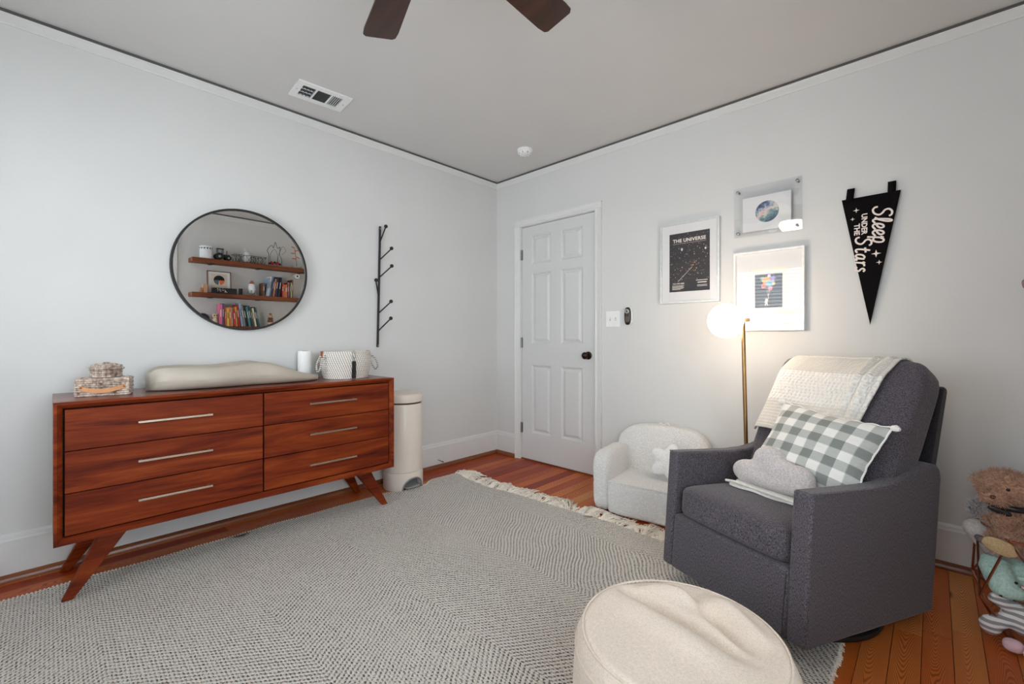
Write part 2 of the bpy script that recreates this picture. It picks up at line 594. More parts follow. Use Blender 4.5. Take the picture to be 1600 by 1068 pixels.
# ------------------------------------------------------------------ the room
T = 0.14
floor = struct('floor', MB().box(-T, ROOM_X + T, ROOM_Y - T, T, -0.08, -0.021), DARKGAP, 'old stained pine board floor of the nursery', 'floor', smooth=False)
pitch = 0.0777
unit = MB().box(0, 1, 0, 1, 0, 1)
plank_me = None
k0 = -int(2.845 / pitch) - 1
for k in range(k0, 10):
    x0 = 2.845 + k * pitch
    x1 = x0 + pitch
    x0, x1 = max(x0, 0.0), min(x1, ROOM_X)
    if x1 - x0 < 0.005:
        continue
    y = ROOM_Y
    first = True
    while y < -1e-4:
        ln = rng.uniform(0.9, 2.4) * (0.6 if first else 1)
        first = False
        y1 = min(0.0, y + ln)
        if -y1 < 0.35:
            y1 = 0.0
        if plank_me is None:
            o = unit.build('plank', PINE, floor, smooth=False)
            plank_me = o.data
        else:
            o = bpy.data.objects.new('plank', plank_me)
            COL.objects.link(o)
            o.parent = floor
        g = 0.0009
        zz = rng.uniform(-0.0006, 0.0)
        o.location = (x0 + g, y + g, -0.0205)
        o.scale = (x1 - x0 - 2 * g, y1 - y - 2 * g, 0.0205 + zz)
        y = y1

struct('ceiling', MB().box(-T, ROOM_X + T, ROOM_Y - T, T, ROOM_Z, ROOM_Z + 0.1), W_CEIL, 'flat grey painted ceiling', 'ceiling', smooth=False)
struct('wall_left', MB().box(-T, 0, ROOM_Y - T, T, -0.02, ROOM_Z), W_WALL, 'white wall behind the dresser and round mirror', 'wall', smooth=False)
DX0, DX1, DZ = 0.304, 1.080, 2.044
mb = MB().box(0, DX0, 0, T, -0.02, ROOM_Z).box(DX1, ROOM_X, 0, T, -0.02, ROOM_Z).box(DX0, DX1, 0, T, DZ, ROOM_Z)
struct('wall_far', mb, W_WALL, 'white wall holding the panelled door and the framed prints', 'wall', smooth=False)
a, b_, c_, d_ = WIN_RIGHT
mb = MB().box(ROOM_X, ROOM_X + T, ROOM_Y - T, a, -0.02, ROOM_Z).box(ROOM_X, ROOM_X + T, b_, T, -0.02, ROOM_Z)
mb.box(ROOM_X, ROOM_X + T, a, b_, -0.02, c_).box(ROOM_X, ROOM_X + T, a, b_, d_, ROOM_Z)
struct('wall_right', mb, W_WALL, 'white wall carrying the three floating shelves, seen in the mirror', 'wall', smooth=False)
a, b_, c_, d_ = WIN_NEAR
e0, e1 = WIN_NEAR_ADDED[0], WIN_NEAR_ADDED[1]
mb = MB()
for x0, x1 in ((0, a), (b_, e0), (e1, ROOM_X)):
    mb.box(x0, x1, ROOM_Y - T, ROOM_Y, -0.02, ROOM_Z)
for x0, x1 in ((a, b_), (e0, e1)):
    mb.box(x0, x1, ROOM_Y - T, ROOM_Y, -0.02, c_).box(x0, x1, ROOM_Y - T, ROOM_Y, d_, ROOM_Z)
struct('wall_near', mb, W_WALL, 'white wall with two blind-covered windows behind the camera, one of them added', 'wall', smooth=False)

# crown boards, with gap shade painted as a grey strip under the ceiling
CZ0, CZ1 = 2.446, 2.494


def crown_prof():
    return [(0.0, CZ0), (0.007, CZ0), (0.011, CZ0 + 0.006), (0.011, CZ1 - 0.012), (0.014, CZ1 - 0.008), (0.014, CZ1), (0.0, CZ1)]


struct('trim_1', MB().prism([(u, w) for u, w in crown_prof()], 'xz', ROOM_Y, 0.0), TRIM, 'slim white crown board along the dresser wall', 'trim', smooth=False)
struct('trim_2', MB().prism([(-u, w) for u, w in crown_prof()], 'yz', 0.0, ROOM_X), TRIM, 'slim white crown board above the door wall', 'trim', smooth=False)
struct('trim_3', MB().prism([(ROOM_X - u, w) for u, w in crown_prof()], 'xz', ROOM_Y, 0.0), TRIM, 'slim white crown board above the shelves', 'trim', smooth=False)

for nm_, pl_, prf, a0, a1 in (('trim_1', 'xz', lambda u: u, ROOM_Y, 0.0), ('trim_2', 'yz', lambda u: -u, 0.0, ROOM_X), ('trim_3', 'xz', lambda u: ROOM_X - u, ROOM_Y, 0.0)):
    MB().prism([(prf(u), w) for u, w in ((0.0, CZ1), (0.0115, CZ1), (0.0115, ROOM_Z - 0.0005), (0.0, ROOM_Z - 0.0005))], pl_, a0, a1).build('painted_gap_shade', plain('gap_shade_grey', s(92, 91, 89), 0.9, bumps=0), bpy.data.objects[nm_], smooth=False)  # solid filler strip, its grey stands in for shade in the gap

# baseboards with a stained shoe moulding
BP = [(0, 0.0), (0.018, 0.0), (0.018, 0.178), (0.014, 0.184), (0.0125, 0.196), (0.006, 0.203), (0, 0.206)]
SP = [(0.018, 0.0), (0.036, 0.0), (0.0355, 0.010), (0.032, 0.020), (0.026, 0.028), (0.018, 0.033)]


def base_run(side, label, plane, flip, segs, shoe_segs, shoe_mat):
    mb = MB()
    for a0, a1 in segs:
        mb.prism([(flip(u), w) for u, w in BP], plane, a0, a1)
    o = struct('baseboard_' + side, mb, TRIM, label, 'baseboard', smooth=False)
    mb = MB()
    for a0, a1 in shoe_segs:
        mb.prism([(flip(u), w) for u, w in SP], plane, a0, a1)
    tag(mb.build('shoe_moulding', shoe_mat, o, smooth=False), 'brown stained shoe moulding')
    return o


base_run('left', 'tall white baseboard behind the dresser', 'xz', lambda u: u, [(ROOM_Y, 0)], [(ROOM_Y, 0)], SHOE)
base_run('far', 'tall white baseboard below the framed prints', 'yz', lambda u: -u, [(0, 0.25), (1.138, ROOM_X)], [(0, 0.25), (1.138, ROOM_X)], SHOEX)
base_run('right', 'tall white baseboard below the shelves', 'xz', lambda u: ROOM_X - u, [(ROOM_Y, 0)], [(ROOM_Y, 0)], SHOE)

# door casing, jamb and six-panel door
mb = MB()
cas = [(0.0, 0.0), (0.0, -0.016), (0.010, -0.020), (0.016, -0.013), (0.030, -0.015), (0.034, -0.018), (0.048, -0.020), (0.052, -0.024), (0.058, -0.024), (0.058, 0.0)]
lo, ro, to = DX0 - 0.0, DX1 + 0.0, DZ + 0.0
mb.prism([(lo - u, w) for u, w in cas], 'xy', 0, to)
mb.prism([(ro + u, w) for u, w in cas], 'xy', 0, to)
mb.prism([(w, to + u) for u, w in cas], 'yz', lo - 0.058, ro + 0.058)
mb.box(DX0 - 0.001, DX0 + 0.004, -0.001, T, 0, DZ).box(DX1 - 0.004, DX1 + 0.001, -0.001, T, 0, DZ).box(DX0, DX1, -0.001, T, DZ - 0.004, DZ + 0.001)
struct('trim_4', mb, TRIM, 'white fluted casing around the panelled door', 'trim', smooth=False)

door = thing('door_1', 'white six-panel interior door with a dark bronze knob', 'door', (DX0 + 0.007, 0.006, 0.012))
door['kind'] = 'structure'
DW, DH, DT = DX1 - DX0 - 0.014, DZ - 0.021, 0.036
ox = DX0 + 0.007
cols = [(0.425 - ox, 0.637 - ox), (0.744 - ox, 0.956 - ox)]
rows = [(0.232, 0.820), (1.004, 1.616), (1.690, 1.940)]
mb = MB()
xs = [0, cols[0][0], cols[0][1], cols[1][0], cols[1][1], DW]
for i in (0, 2, 4):
    mb.box(xs[i], xs[i + 1], 0, DT, 0, DH)
for i in (1, 3):
    zs = [0] + [q for r_ in rows for q in r_] + [DH]
    for j in range(0, 8, 2):
        mb.box(xs[i], xs[i + 1], 0, DT, zs[j], zs[j + 1])
mb.build('slab', DOORP, door, smooth=False)
for (x0, x1) in cols:
    for (z0, z1) in rows:
        mb = MB()
        rings = [(0.0, 0.0), (0.004, 0.003), (0.009, 0.005), (0.014, 0.014), (0.021, 0.014), (0.040, 0.0035), (0.043, 0.003)]
        vs, fs = [], []
        for ins, dep in rings:
            vs += [(x0 + ins, dep, z0 + ins), (x1 - ins, dep, z0 + ins), (x1 - ins, dep, z1 - ins), (x0 + ins, dep, z1 - ins)]
        for i in range(len(rings) - 1):
            for k in range(4):
                l = (k + 1) % 4
                fs.append((i * 4 + k, i * 4 + l, (i + 1) * 4 + l, (i + 1) * 4 + k))
        n4 = (len(rings) - 1) * 4
        fs.append((n4, n4 + 1, n4 + 2, n4 + 3))
        vs += [(x0, DT, z0), (x1, DT, z0), (x1, DT, z1), (x0, DT, z1)]
        q = n4 + 4
        fs += [(q, q + 1, q + 2, q + 3)] + [(k, (k + 1) % 4, q + (k + 1) % 4, q + k) for k in range(4)]
        mb.add(vs, fs)
        mb.build('panel', DOORP, door, smooth=False)
kn = MB().lathe([(0.031, 0.0), (0.031, -0.006), (0.026, -0.010), (0.012, -0.012), (0.011, -0.030), (0.020, -0.036), (0.027, -0.045), (0.0275, -0.054), (0.022, -0.062), (0.010, -0.066)], 24, (1.010 - ox, 0, 0.918), axis='y')
tag(kn.build('door_knob', BRONZE, door), 'round dark bronze door knob')
tag(MB().box(DW - 0.003, DW + 0.0025, 0.004, 0.020, 0.880, 0.945).build('latch_plate', STEEL, door, smooth=False), 'small steel latch plate')
for hz in (0.265, 1.013, 1.785):
    h = MB().cyl((-0.003, -0.008, hz - 0.046), (-0.003, -0.008, hz + 0.046), 0.0055, n=10)
    h.box(-0.006, 0.012, -0.004, 0.002, hz - 0.044, hz + 0.044)
    h.build('hinge', STEEL, door)
# wood strip under the door
struct('trim_5', MB().box(DX0 + 0.004, DX1 - 0.004, 0.0, 0.05, 0.0, 0.011), SHOEX, 'brown wooden threshold strip under the door', 'trim', smooth=False)


# windows behind the camera, each with sash, glass and a white slatted blind
def window(n, wall, a0, a1, z0, z1, label):
    near = wall == 'near'

    def bx(mb, u0, u1, d0, d1, w0, w1):      # d: distance out of the room
        if near:
            mb.box(u0, u1, ROOM_Y - d1, ROOM_Y - d0, w0, w1)
        else:
            mb.box(ROOM_X + d0, ROOM_X + d1, u0, u1, w0, w1)
        return mb
    mb = MB()
    f = 0.045
    for d0, d1 in ((0.085, 0.12),):
        bx(mb, a0, a0 + f, d0, d1, z0, z1), bx(mb, a1 - f, a1, d0, d1, z0, z1)
        bx(mb, a0 + f, a1 - f, d0, d1, z0, z0 + f), bx(mb, a0 + f, a1 - f, d0, d1, z1 - f, z1)
        bx(mb, a0 + f, a1 - f, d0, d1, (z0 + z1) / 2 - 0.02, (z0 + z1) / 2 + 0.02)
    win = struct('window_%d' % n, mb, TRIM, label, 'window', smooth=False)
    for w0, w1 in ((z0 + f, (z0 + z1) / 2 - 0.02), ((z0 + z1) / 2 + 0.02, z1 - f)):
        bx(MB(), a0 + f, a1 - f, 0.100, 0.104, w0, w1).build('pane', PANE, win, smooth=False)
    c = 0.09
    mb = MB()
    bx(mb, a0 - c, a0, -0.02, 0.0, z0 - 0.03, z1 + c), bx(mb, a1, a1 + c, -0.02, 0.0, z0 - 0.03, z1 + c)
    bx(mb, a0, a1, -0.02, 0.0, z1, z1 + c)
    mb.build('window_casing', TRIM, win, smooth=False)
    bx(MB(), a0 - c - 0.02, a1 + c + 0.02, -0.05, 0.0, z0 - 0.06, z0 - 0.03).build('window_sill', TRIM, win, smooth=False)
    return win


window(1, 'near', *WIN_NEAR, 'wider white double-hung window behind the camera, reflected in the balloon print')
window(3, 'near', *WIN_NEAR_ADDED, 'added narrower white double-hung window, unseen behind the camera')  # unseen window, added to light the armchair and toys
window(2, 'right', *WIN_RIGHT, 'white double-hung window beside the shelves')


def blind(wall, a0, a1, z0, z1, label):
    near = wall == 'near'
    g = 0.012
    if near:
        root = thing('window_blind', label, 'blind', ((a0 + a1) / 2, ROOM_Y - 0.045, z0), 0.0)
    else:
        root = thing('window_blind', label, 'blind', (ROOM_X + 0.045, (a0 + a1) / 2, z0), PI / 2)
    w = (a1 - a0) / 2 - g
    H = z1 - z0
    MB().box(-w, w, -0.025, 0.025, H - 0.05, H - 0.003).build('head_rail', WHITEP, root, smooth=False)
    MB().box(-w, w, -0.022, 0.022, 0.012, 0.030).build('bottom_rail', WHITEP, root, smooth=False)
    slat = MB()
    prof = [(-0.024, -0.0015), (-0.012, 0.0012), (0, 0.002), (0.012, 0.0012), (0.024, -0.0015), (0.024, -0.003), (0.0, 0.0), (-0.024, -0.003)]
    slat.prism(prof, 'yz', -w, w)
    first = None
    k = 0
    z = 0.06
    while z < H - 0.06:
        if first is None:
            o = slat.build('slat', WHITEP, root, smooth=False)
            first = o.data
        else:
            o = bpy.data.objects.new('slat', first)
            COL.objects.link(o)
            o.parent = root
        o.location = (0, 0, z)
        o.rotation_euler = (math.radians(6 if near else -6), 0, 0)
        z += 0.046
    for u in (-w * 0.72, w * 0.72):
        MB().box(u - 0.0015, u + 0.0015, 0.0255, 0.027, 0.015, H - 0.04).build('ladder_cord', WHITEP, root, smooth=False)
    return root


blind('near', *WIN_NEAR, 'white slatted blind behind the camera, reflected in the balloon print')
blind('near', *WIN_NEAR_ADDED, 'white slatted blind in the added narrower window behind the camera')
blind('right', *WIN_RIGHT, 'white slatted blind in the window beside the shelves')

# ------------------------------------------------------------------ ceiling: fan, vent, smoke alarm
fan = thing('ceiling_fan', 'dark wood ceiling fan with a lit white bowl, blades reaching into the top edge', 'ceiling fan', (1.945, -2.170, 2.51))
MB().lathe([(0.065, 0.0), (0.065, -0.02), (0.045, -0.055), (0.016, -0.062)], 28).build('canopy', BRONZE, fan)
MB().cyl((0, 0, -0.05), (0, 0, -0.16), 0.013).build('downrod', BRONZE, fan)
MB().lathe([(0.03, -0.15), (0.085, -0.165), (0.112, -0.20), (0.115, -0.25), (0.095, -0.285), (0.06, -0.29)], 32).build('motor', BRONZE, fan)
BLADEW = m_wood('dark_fan_wood', [(0.3, s(46, 26, 18)), (0.55, s(66, 38, 26)), (0.8, s(84, 50, 34))], axis=0, gs=1.0, var=0.1)
for i in range(5):
    ang = math.radians(163.0 - 72.5 * i) if i < 2 else math.radians(163.0 - 72 * i)
    br = MB().box(0.09, 0.20, -0.018, 0.018, -0.006, 0.0)
    pl = [(0.17, -0.05), (0.55, -0.066), (0.583, -0.063), (0.593, -0.052), (0.593, 0.052), (0.583, 0.063), (0.55, 0.066), (0.17, 0.05)]
    bl = MB().prism(pl, 'xy', -0.004, 0.004).build('blade', BLADEW, fan, smooth=False, bevel=0.0015)
    bl.location = (0, 0, -0.262)
    bl.rotation_euler = (math.radians(-11), 0, ang)
    br.build('blade_bracket', BRONZE, bl, smooth=False, bevel=0.002)
MB().lathe([(0.06, -0.285), (0.10, -0.300), (0.10, -0.312)], 32).build('light_collar', BRONZE, fan)
FANGLOW = emitter('lit_fan_glass', (1.0, 0.86, 0.70, 1), 14.0)
tag(MB().lathe([(0.098, -0.312), (0.108, -0.33), (0.10, -0.365), (0.075, -0.392), (0.035, -0.405)], 32).build('light_bowl', FANGLOW, fan), 'glowing white glass bowl')

vent = thing('ceiling_vent', 'white metal ceiling vent with three louvre sections', 'vent', (0.308, -1.769, 2.51), math.radians(-4))
VX, VY = 0.101, 0.152
mb = MB()
for (x0, x1, y0, y1) in ((-VX, VX, -VY, -VY + 0.035), (-VX, VX, VY - 0.045, VY), (-VX, -VX + 0.042, -VY + 0.035, VY - 0.045), (VX - 0.040, VX, -VY + 0.035, VY - 0.045), (-VX + 0.042, VX - 0.040, -0.046, -0.036), (-VX + 0.042, VX - 0.040, 0.040, 0.050)):
    mb.box(x0, x1, y0, y1, -0.007, 0.0)
mb.build('frame', WHITEP, vent, smooth=False)
MB().box(-VX + 0.03, VX - 0.03, -VY + 0.03, VY - 0.03, -0.0012, -0.0002).build('dark_duct', BLACKP, vent, smooth=False)
LOUV = plain('vent_louvre', s(214, 216, 218), 0.4, bumps=0)
GREYV = plain('vent_damper_grey', s(70, 72, 74), 0.6, bumps=0)
for k in range(4):
    MB().box(-0.060, 0.062, -0.112 + k * 0.019, -0.106 + k * 0.019, -0.006, -0.0015).build('louvre', GREYV, vent, smooth=False)
for k in range(3):
    MB().box(-0.055 + k * 0.038, -0.050 + k * 0.038, -0.117, -0.046, -0.0065, -0.002).build('louvre', LOUV, vent, smooth=False)
for k in range(10):
    MB().box(-0.058 + k * 0.0125, -0.0545 + k * 0.0125, -0.036, 0.040, -0.006, -0.0015).build('louvre', GREYV, vent, smooth=False)
for k in range(5):
    o = MB().box(-0.058, 0.060, -0.006, 0.006, -0.0008, 0.0008).build('louvre', LOUV, vent, smooth=False)
    o.location = (0, 0.058 + k * 0.0115, -0.0055)
    o.rotation_euler = (math.radians(35), 0, 0)
for y in (-0.135, 0.132):
    MB().cyl((0, y, -0.0085), (0, y, -0.006), 0.003, n=8).build('screw', STEEL, vent)

al = thing('smoke_alarm', 'round white smoke alarm on the ceiling near the corner', 'smoke alarm', (0.68, -0.366, 2.51))
MB().lathe([(0.060, 0.0), (0.060, -0.008), (0.056, -0.012)], 32).build('base', WHITEP, al)
MB().lathe([(0.052, -0.010), (0.054, -0.024), (0.046, -0.036), (0.030, -0.041), (0.012, -0.042)], 32).build('cover', WHITEP, al)
for k in range(16):
    an = 2 * PI * k / 16
    cs, sn = math.cos(an), math.sin(an)
    MB().tube([(0.050 * cs, 0.050 * sn, -0.026), (0.044 * cs, 0.044 * sn, -0.037)], 0.0028, 6).build('vent_rib', GREYV if k % 2 else WHITEP, al)
MB().cyl((0, 0, -0.041), (0, 0, -0.045), 0.010, n=16).build('test_button', WHITEP, al)

# ------------------------------------------------------------------ rug
RX0, RX1, RY0, RY1 = 0.245, 2.715, -3.70, -0.665
rug = thing('area_rug', 'large cream and charcoal chevron-woven wool rug with a fringed far end', 'rug', (0, 0, 0))


def far_edge(x):
    return RY1 - 0.055 * math.exp(-((x - 0.65) / 0.4) ** 2) + 0.008 * math.sin(x * 9)


def left_edge(y):
    return RX0 + 0.006 * math.sin(y * 7) + 0.004 * math.sin(y * 17 + 1) + 0.076 * math.exp(-((y + 1.118) / 0.15) ** 4)


def rug_pt(u, v, z):
    y = RY0 + (far_edge(RX0 + (RX1 - RX0) * u) - RY0) * v
    x0, x1 = left_edge(y), RX1 + 0.006 * math.sin(y * 6 + 2)
    return (x0 + (x1 - x0) * u, y, z)


mb = MB()
mb.grid(lambda u, v: rug_pt(u, v, 0.0105 + 0.0012 * mnoise.noise(Vector((u * 14, v * 14, 0)))), 50, 50)
top_n = len(mb.v)
mb.grid(lambda u, v: rug_pt(u, v, 0.0005), 1, 1)
edge = lambda fn: mb.grid(fn, 50, 1)
edge(lambda u, v: rug_pt(u, 0, 0.0005 + 0.010 * v)), edge(lambda u, v: rug_pt(u, 1, 0.0005 + 0.010 * v))
edge(lambda u, v: rug_pt(0, u, 0.0005 + 0.010 * v)), edge(lambda u, v: rug_pt(1, u, 0.0005 + 0.010 * v))
mb.build('pile', RUG, rug, angle=60)
mb = MB()
n = int((far_edge(1) - RY0) / 0.0125)
for side in (0, 1):
    for k in range(n):
        x, y, _z = rug_pt(side, (k + 0.5) / n, 0)
        sg = -1 if side == 0 else 1
        l = rng.uniform(0.004, 0.012)
        mb.tube([(x - sg * 0.006, y, 0.007), (x + sg * l * 0.6, y + 0.001, 0.010), (x + sg * l, y + 0.003, 0.005), (x + sg * l * 0.2, y + 0.005, 0.0015)], [0.0036, 0.0038, 0.0034, 0.002], 5)
o = mb.build('edge_loops', YARN, rug)
o['kind'] = 'stuff'
mb = MB()
x = RX0
while x < RX1:
    bl_ = rng.uniform(0.075, 0.145)
    bs_ = rng.gauss(0.0, 0.05)
    bh = rng.uniform(0.010, 0.034)
    for q in range(13):
        xx = x + rng.uniform(-0.014, 0.014)
        base = far_edge(xx)
        ln = bl_ * rng.uniform(0.6, 1.15)
        sw = bs_ + rng.gauss(0, 0.022)
        cz = bh * rng.uniform(0.5, 1.2)
        ph_ = rng.uniform(0, 6.28)
        pts = [(xx, base - 0.012, 0.008)]
        for k in range(1, 6):
            tt = k / 5
            pts.append((xx + sw * tt + 0.008 * math.sin(ph_ + tt * 7), base + ln * tt, max(0.0035, cz * math.sin(PI * min(1, tt * 0.95 + 0.08)) + 0.004 * math.sin(ph_ * 2 + tt * 9))))
        mb.tube(catmull(pts, 2), 0.0026, 4, caps=False)
    x += rng.uniform(0.020, 0.032)
o = mb.build('fringe', YARN, rug)
o['kind'] = 'stuff'
tag(o, 'tangled cream yarn fringe')

# ------------------------------------------------------------------ dresser
dr = thing('dresser', 'long reddish walnut six-drawer dresser on splayed tapered legs', 'dresser', (0.05, -2.128, 0))
F, DZ0, DZ1, HY = 0.422, 0.250, 0.815, 0.751        # local front x, bottom, top, half length
th = 0.026
# mitred case: outer shell with a bevelled inner lip
mb = MB()
for (y0, y1, z0, z1) in ((-HY, HY, DZ1 - th, DZ1), (-HY, HY, DZ0, DZ0 + th), (-HY, -HY + th, DZ0 + th, DZ1 - th), (HY - th, HY, DZ0 + th, DZ1 - th)):
    mb.box(0.0, F - 0.020, y0, y1, z0, z1)
mb.box(0.0, 0.012, -HY + th, HY - th, DZ0 + th, DZ1 - th)
mb.build('case', WALNUT_TOP, dr, smooth=False)
o2 = [(-HY, DZ0), (HY, DZ0), (HY, DZ1), (-HY, DZ1)]
i2 = [(-HY + 0.010, DZ0 + 0.010), (HY - 0.010, DZ0 + 0.010), (HY - 0.010, DZ1 - 0.010), (-HY + 0.010, DZ1 - 0.010)]
j2 = [(-HY + th, DZ0 + th), (HY - th, DZ0 + th), (HY - th, DZ1 - th), (-HY + th, DZ1 - th)]
mb = MB()
rr = [[(F - 0.020, y, z) for y, z in o2], [(F, y, z) for y, z in o2], [(F, y, z) for y, z in i2], [(F - 0.018, y, z) for y, z in j2], [(F - 0.022, y, z) for y, z in j2]]
vs = [p for r_ in rr for p in r_]
fs = [(i * 4 + k, i * 4 + (k + 1) % 4, (i + 1) * 4 + (k + 1) % 4, (i + 1) * 4 + k) for i in range(4) for k in range(4)]
fs += [(16 + k, 16 + (k + 1) % 4, (k + 1) % 4, k) for k in range(4)]
mb.add(vs, fs)
mb.build('face_frame', WALNUT, dr, smooth=False)
MB().box(F - 0.060, F - 0.050, -HY + th, HY - th, DZ0 + th, DZ1 - th).build('inner_divider', DARKGAP, dr, smooth=False)
gy, gz = 0.006, 0.006
for side in (0, 1):
    y0 = (-HY + th + gy) if side == 0 else 0.0035
    y1 = -0.0035 if side == 0 else (HY - th - gy)
    zb, zt = DZ0 + th + gz, DZ1 - th - gz
    for r_ in range(3):
        hz = (zt - zb - 2 * 0.004) / 3
        z0 = zb + r_ * (hz + 0.004)
        d = MB().box(F - 0.048, F - 0.012, y0, y1, z0, z0 + hz).build('drawer', WALNUT, dr, smooth=False, bevel=0.0012)
        yc, zc = ((y0 + y1) / 2, z0 + hz / 2 + 0.006)
        hb = MB().box(F + 0.006, F + 0.013, yc - 0.136, yc + 0.136, zc - 0.0045, zc + 0.0045)
        hb.box(F - 0.0125, F + 0.008, yc - 0.128, yc - 0.120, zc - 0.004, zc + 0.004).box(F - 0.0125, F + 0.008, yc + 0.120, yc + 0.128, zc - 0.004, zc + 0.004)
        tag(hb.build('bar_handle', SATIN, d, smooth=False, bevel=0.001), 'slim satin metal bar handle')


def leg(top, tip, zt, z0, w0, w1):
    """square tapered splayed leg"""
    mb = MB()
    vs = []
    for (cx, cy, z, w) in ((top[0], top[1], zt, w0), (tip[0], tip[1], z0, w1)):
        for sx_, sy_ in ((-1, -1), (1, -1), (1, 1), (-1, 1)):
            vs.append((cx + sx_ * w[0] / 2, cy + sy_ * w[1] / 2, z))
    mb.add(vs, [(0, 1, 2, 3), (7, 6, 5, 4), (0, 1, 5, 4), (1, 2, 6, 5), (2, 3, 7, 6), (3, 0, 4, 7)])
    return mb


for sg in (-1, 1):
    leg((0.355, sg * 0.567), (0.372, sg * 0.712), DZ0, 0.0125, (0.034, 0.10), (0.026, 0.036)).build('leg', WALNUT, dr, smooth=False, bevel=0.004)
    leg((0.060, sg * 0.567), (0.018, sg * 0.712), DZ0, 0.001, (0.034, 0.10), (0.026, 0.036)).build('leg', WALNUT, dr, smooth=False, bevel=0.004)
MB().box(0.03, 0.39, -0.67, 0.67, DZ0 - 0.004, DZ0 - 0.0002).build('underside_panel', DARKGAP, dr, smooth=False)

# ------------------------------------------------------------------ round mirror
mir = thing('wall_mirror', 'round mirror in a thin black metal frame above the dresser', 'mirror', (0.030, -2.096, 1.464))
mir.rotation_euler = (0, 0.0113, 0)
MB().lathe([(0.341, 0.0005), (0.341, 0.0020)], 96, axis='x').build('glass', MIRROR_M, mir, angle=30)
MB().lathe([(0.338, -0.020), (0.338, -0.001)], 96, axis='x').build('backing', BLACKM, mir, angle=30)
mb = MB()
prof = [(0.341, -0.022), (0.3515, -0.022), (0.3515, 0.011), (0.341, 0.011)]
N = 96
vs, fs = [], []
for k in range(N):
    an = 2 * PI * k / N
    vs += [(h_, r_ * math.cos(an), r_ * math.sin(an)) for r_, h_ in prof]
for k in range(N):
    l = (k + 1) % N
    for q in range(4):
        fs.append((k * 4 + q, k * 4 + (q + 1) % 4, l * 4 + (q + 1) % 4, l * 4 + q))
mb.add(vs, fs)
mb.build('frame', BLACKM, mir, angle=30)

# ------------------------------------------------------------------ branch hook rack
rack = thing('hook_rack', 'black metal branch-shaped wall hook rack right of the mirror', 'coat rack', (0.0, -1.221, 1.0))


def ry(z):
    return -0.010 + 0.020 * (z / 0.884)


MB().tube([(0.012, ry(0), 0.0), (0.012, ry(0.884), 0.884)], 0.0085, 10).build('rail', BLACKM, rack)
for z in (0.012, 0.866):
    MB().cyl((0.0, ry(z), z), (0.024, ry(z), z), 0.0055, n=10).build('screw', STEEL, rack)
for zb, kx, ky, kz in ((0.765, 0.085, 0.012, 0.868), (0.637, 0.085, 0.058, 0.716), (0.508, 0.085, 0.060, 0.588), (0.366, 0.085, -0.065, 0.473), (0.246, 0.085, 0.054, 0.329), (0.116, 0.085, 0.052, 0.206)):
    h = MB().tube([(0.012, ry(zb), zb), (kx, ky, kz)], 0.0048, 8).build('hook', BLACKM, rack)
    MB().ball((kx + 0.004, ky, kz + 0.004), 0.0135, 6).build('knob', BLACKM, h)

# ------------------------------------------------------------------ things on the dresser
TOPZ = 0.8152
# woven box
WICK = m_fabric('wicker_grey_brown', s(118, 92, 74), s(226, 210, 196), 90, bs=0.6)
LEATH = plain('tan_leather', s(206, 146, 96), 0.5, nscale=30, bumps=0.1)


def weave_box(root, w, d, h, rows_, r, wave, stake=0.019):
    mb = MB()
    for k in range(rows_):
        z = r + k * (h - 2 * r) / (rows_ - 1)
        pts = []
        per = [(-d / 2, -w / 2), (d / 2, -w / 2), (d / 2, w / 2), (-d / 2, w / 2)]
        ncount = 0
        for q in range(4):
            (xa, ya), (xb, yb) = per[q], per[(q + 1) % 4]
            L = math.hypot(xb - xa, yb - ya)
            m = max(4, int(round(L / stake * 3)))
            nx, ny = (yb - ya) / L, -(xb - xa) / L
            for i in range(m):
                t = i / m
                off = wave * math.sin(PI * (t * L / stake) + PI * k)
                pts.append((xa + (xb - xa) * t + nx * off, ya + (yb - ya) * t + ny * off, z))
        mb.tube(pts, r, 6, closed=True)
    mb.build('woven_sides', WICK, root)
    mb = MB()
    m = max(5, int(d / (1.9 * r)))
    for k in range(m):
        x = -d / 2 + r + k * (d - 2 * r) / (m - 1)
        pts = [(x, -w / 2 + w * i / 30, h - r + wave * math.sin(PI * (w * i / 30 / stake) + PI * k)) for i in range(31)]
        mb.tube(pts, r, 6)
    mb.box(-d / 2 + r, d / 2 - r, -w / 2 + r, w / 2 - r, 0.002, h - 1.6 * r)
    mb.build('woven_lid', WICK, root)


wb = thing('wicker_box', 'grey-brown woven box with a tan leather handle at the left end of the dresser', 'basket', (0.262, -2.716, TOPZ), math.radians(-12))
weave_box(wb, 0.172, 0.115, 0.076, 8, 0.0052, 0.0035)
pts = [(0.062, -0.075, 0.040), (0.068, -0.05, 0.030), (0.074, -0.01, 0.024), (0.074, 0.02, 0.025), (0.068, 0.055, 0.034), (0.062, 0.078, 0.044)]
mb = MB()
cp = catmull(pts, 5)
for i in range(len(cp) - 1):
    a_, b2 = cp[i], cp[i + 1]
    mb.add([(a_[0] - 0.0015, a_[1], a_[2] - 0.009), (a_[0] + 0.0015, a_[1], a_[2] - 0.009), (a_[0] + 0.0015, a_[1], a_[2] + 0.009), (a_[0] - 0.0015, a_[1], a_[2] + 0.009),
            (b2[0] - 0.0015, b2[1], b2[2] - 0.009), (b2[0] + 0.0015, b2[1], b2[2] - 0.009), (b2[0] + 0.0015, b2[1], b2[2] + 0.009), (b2[0] - 0.0015, b2[1], b2[2] + 0.009)],
           [(0, 1, 5, 4), (1, 2, 6, 5), (2, 3, 7, 6), (3, 0, 4, 7)] + ([(0, 3, 2, 1)] if i == 0 else []) + ([(4, 5, 6, 7)] if i == len(cp) - 2 else []))
tag(mb.build('handle', LEATH, wb), 'tan leather strap handle')
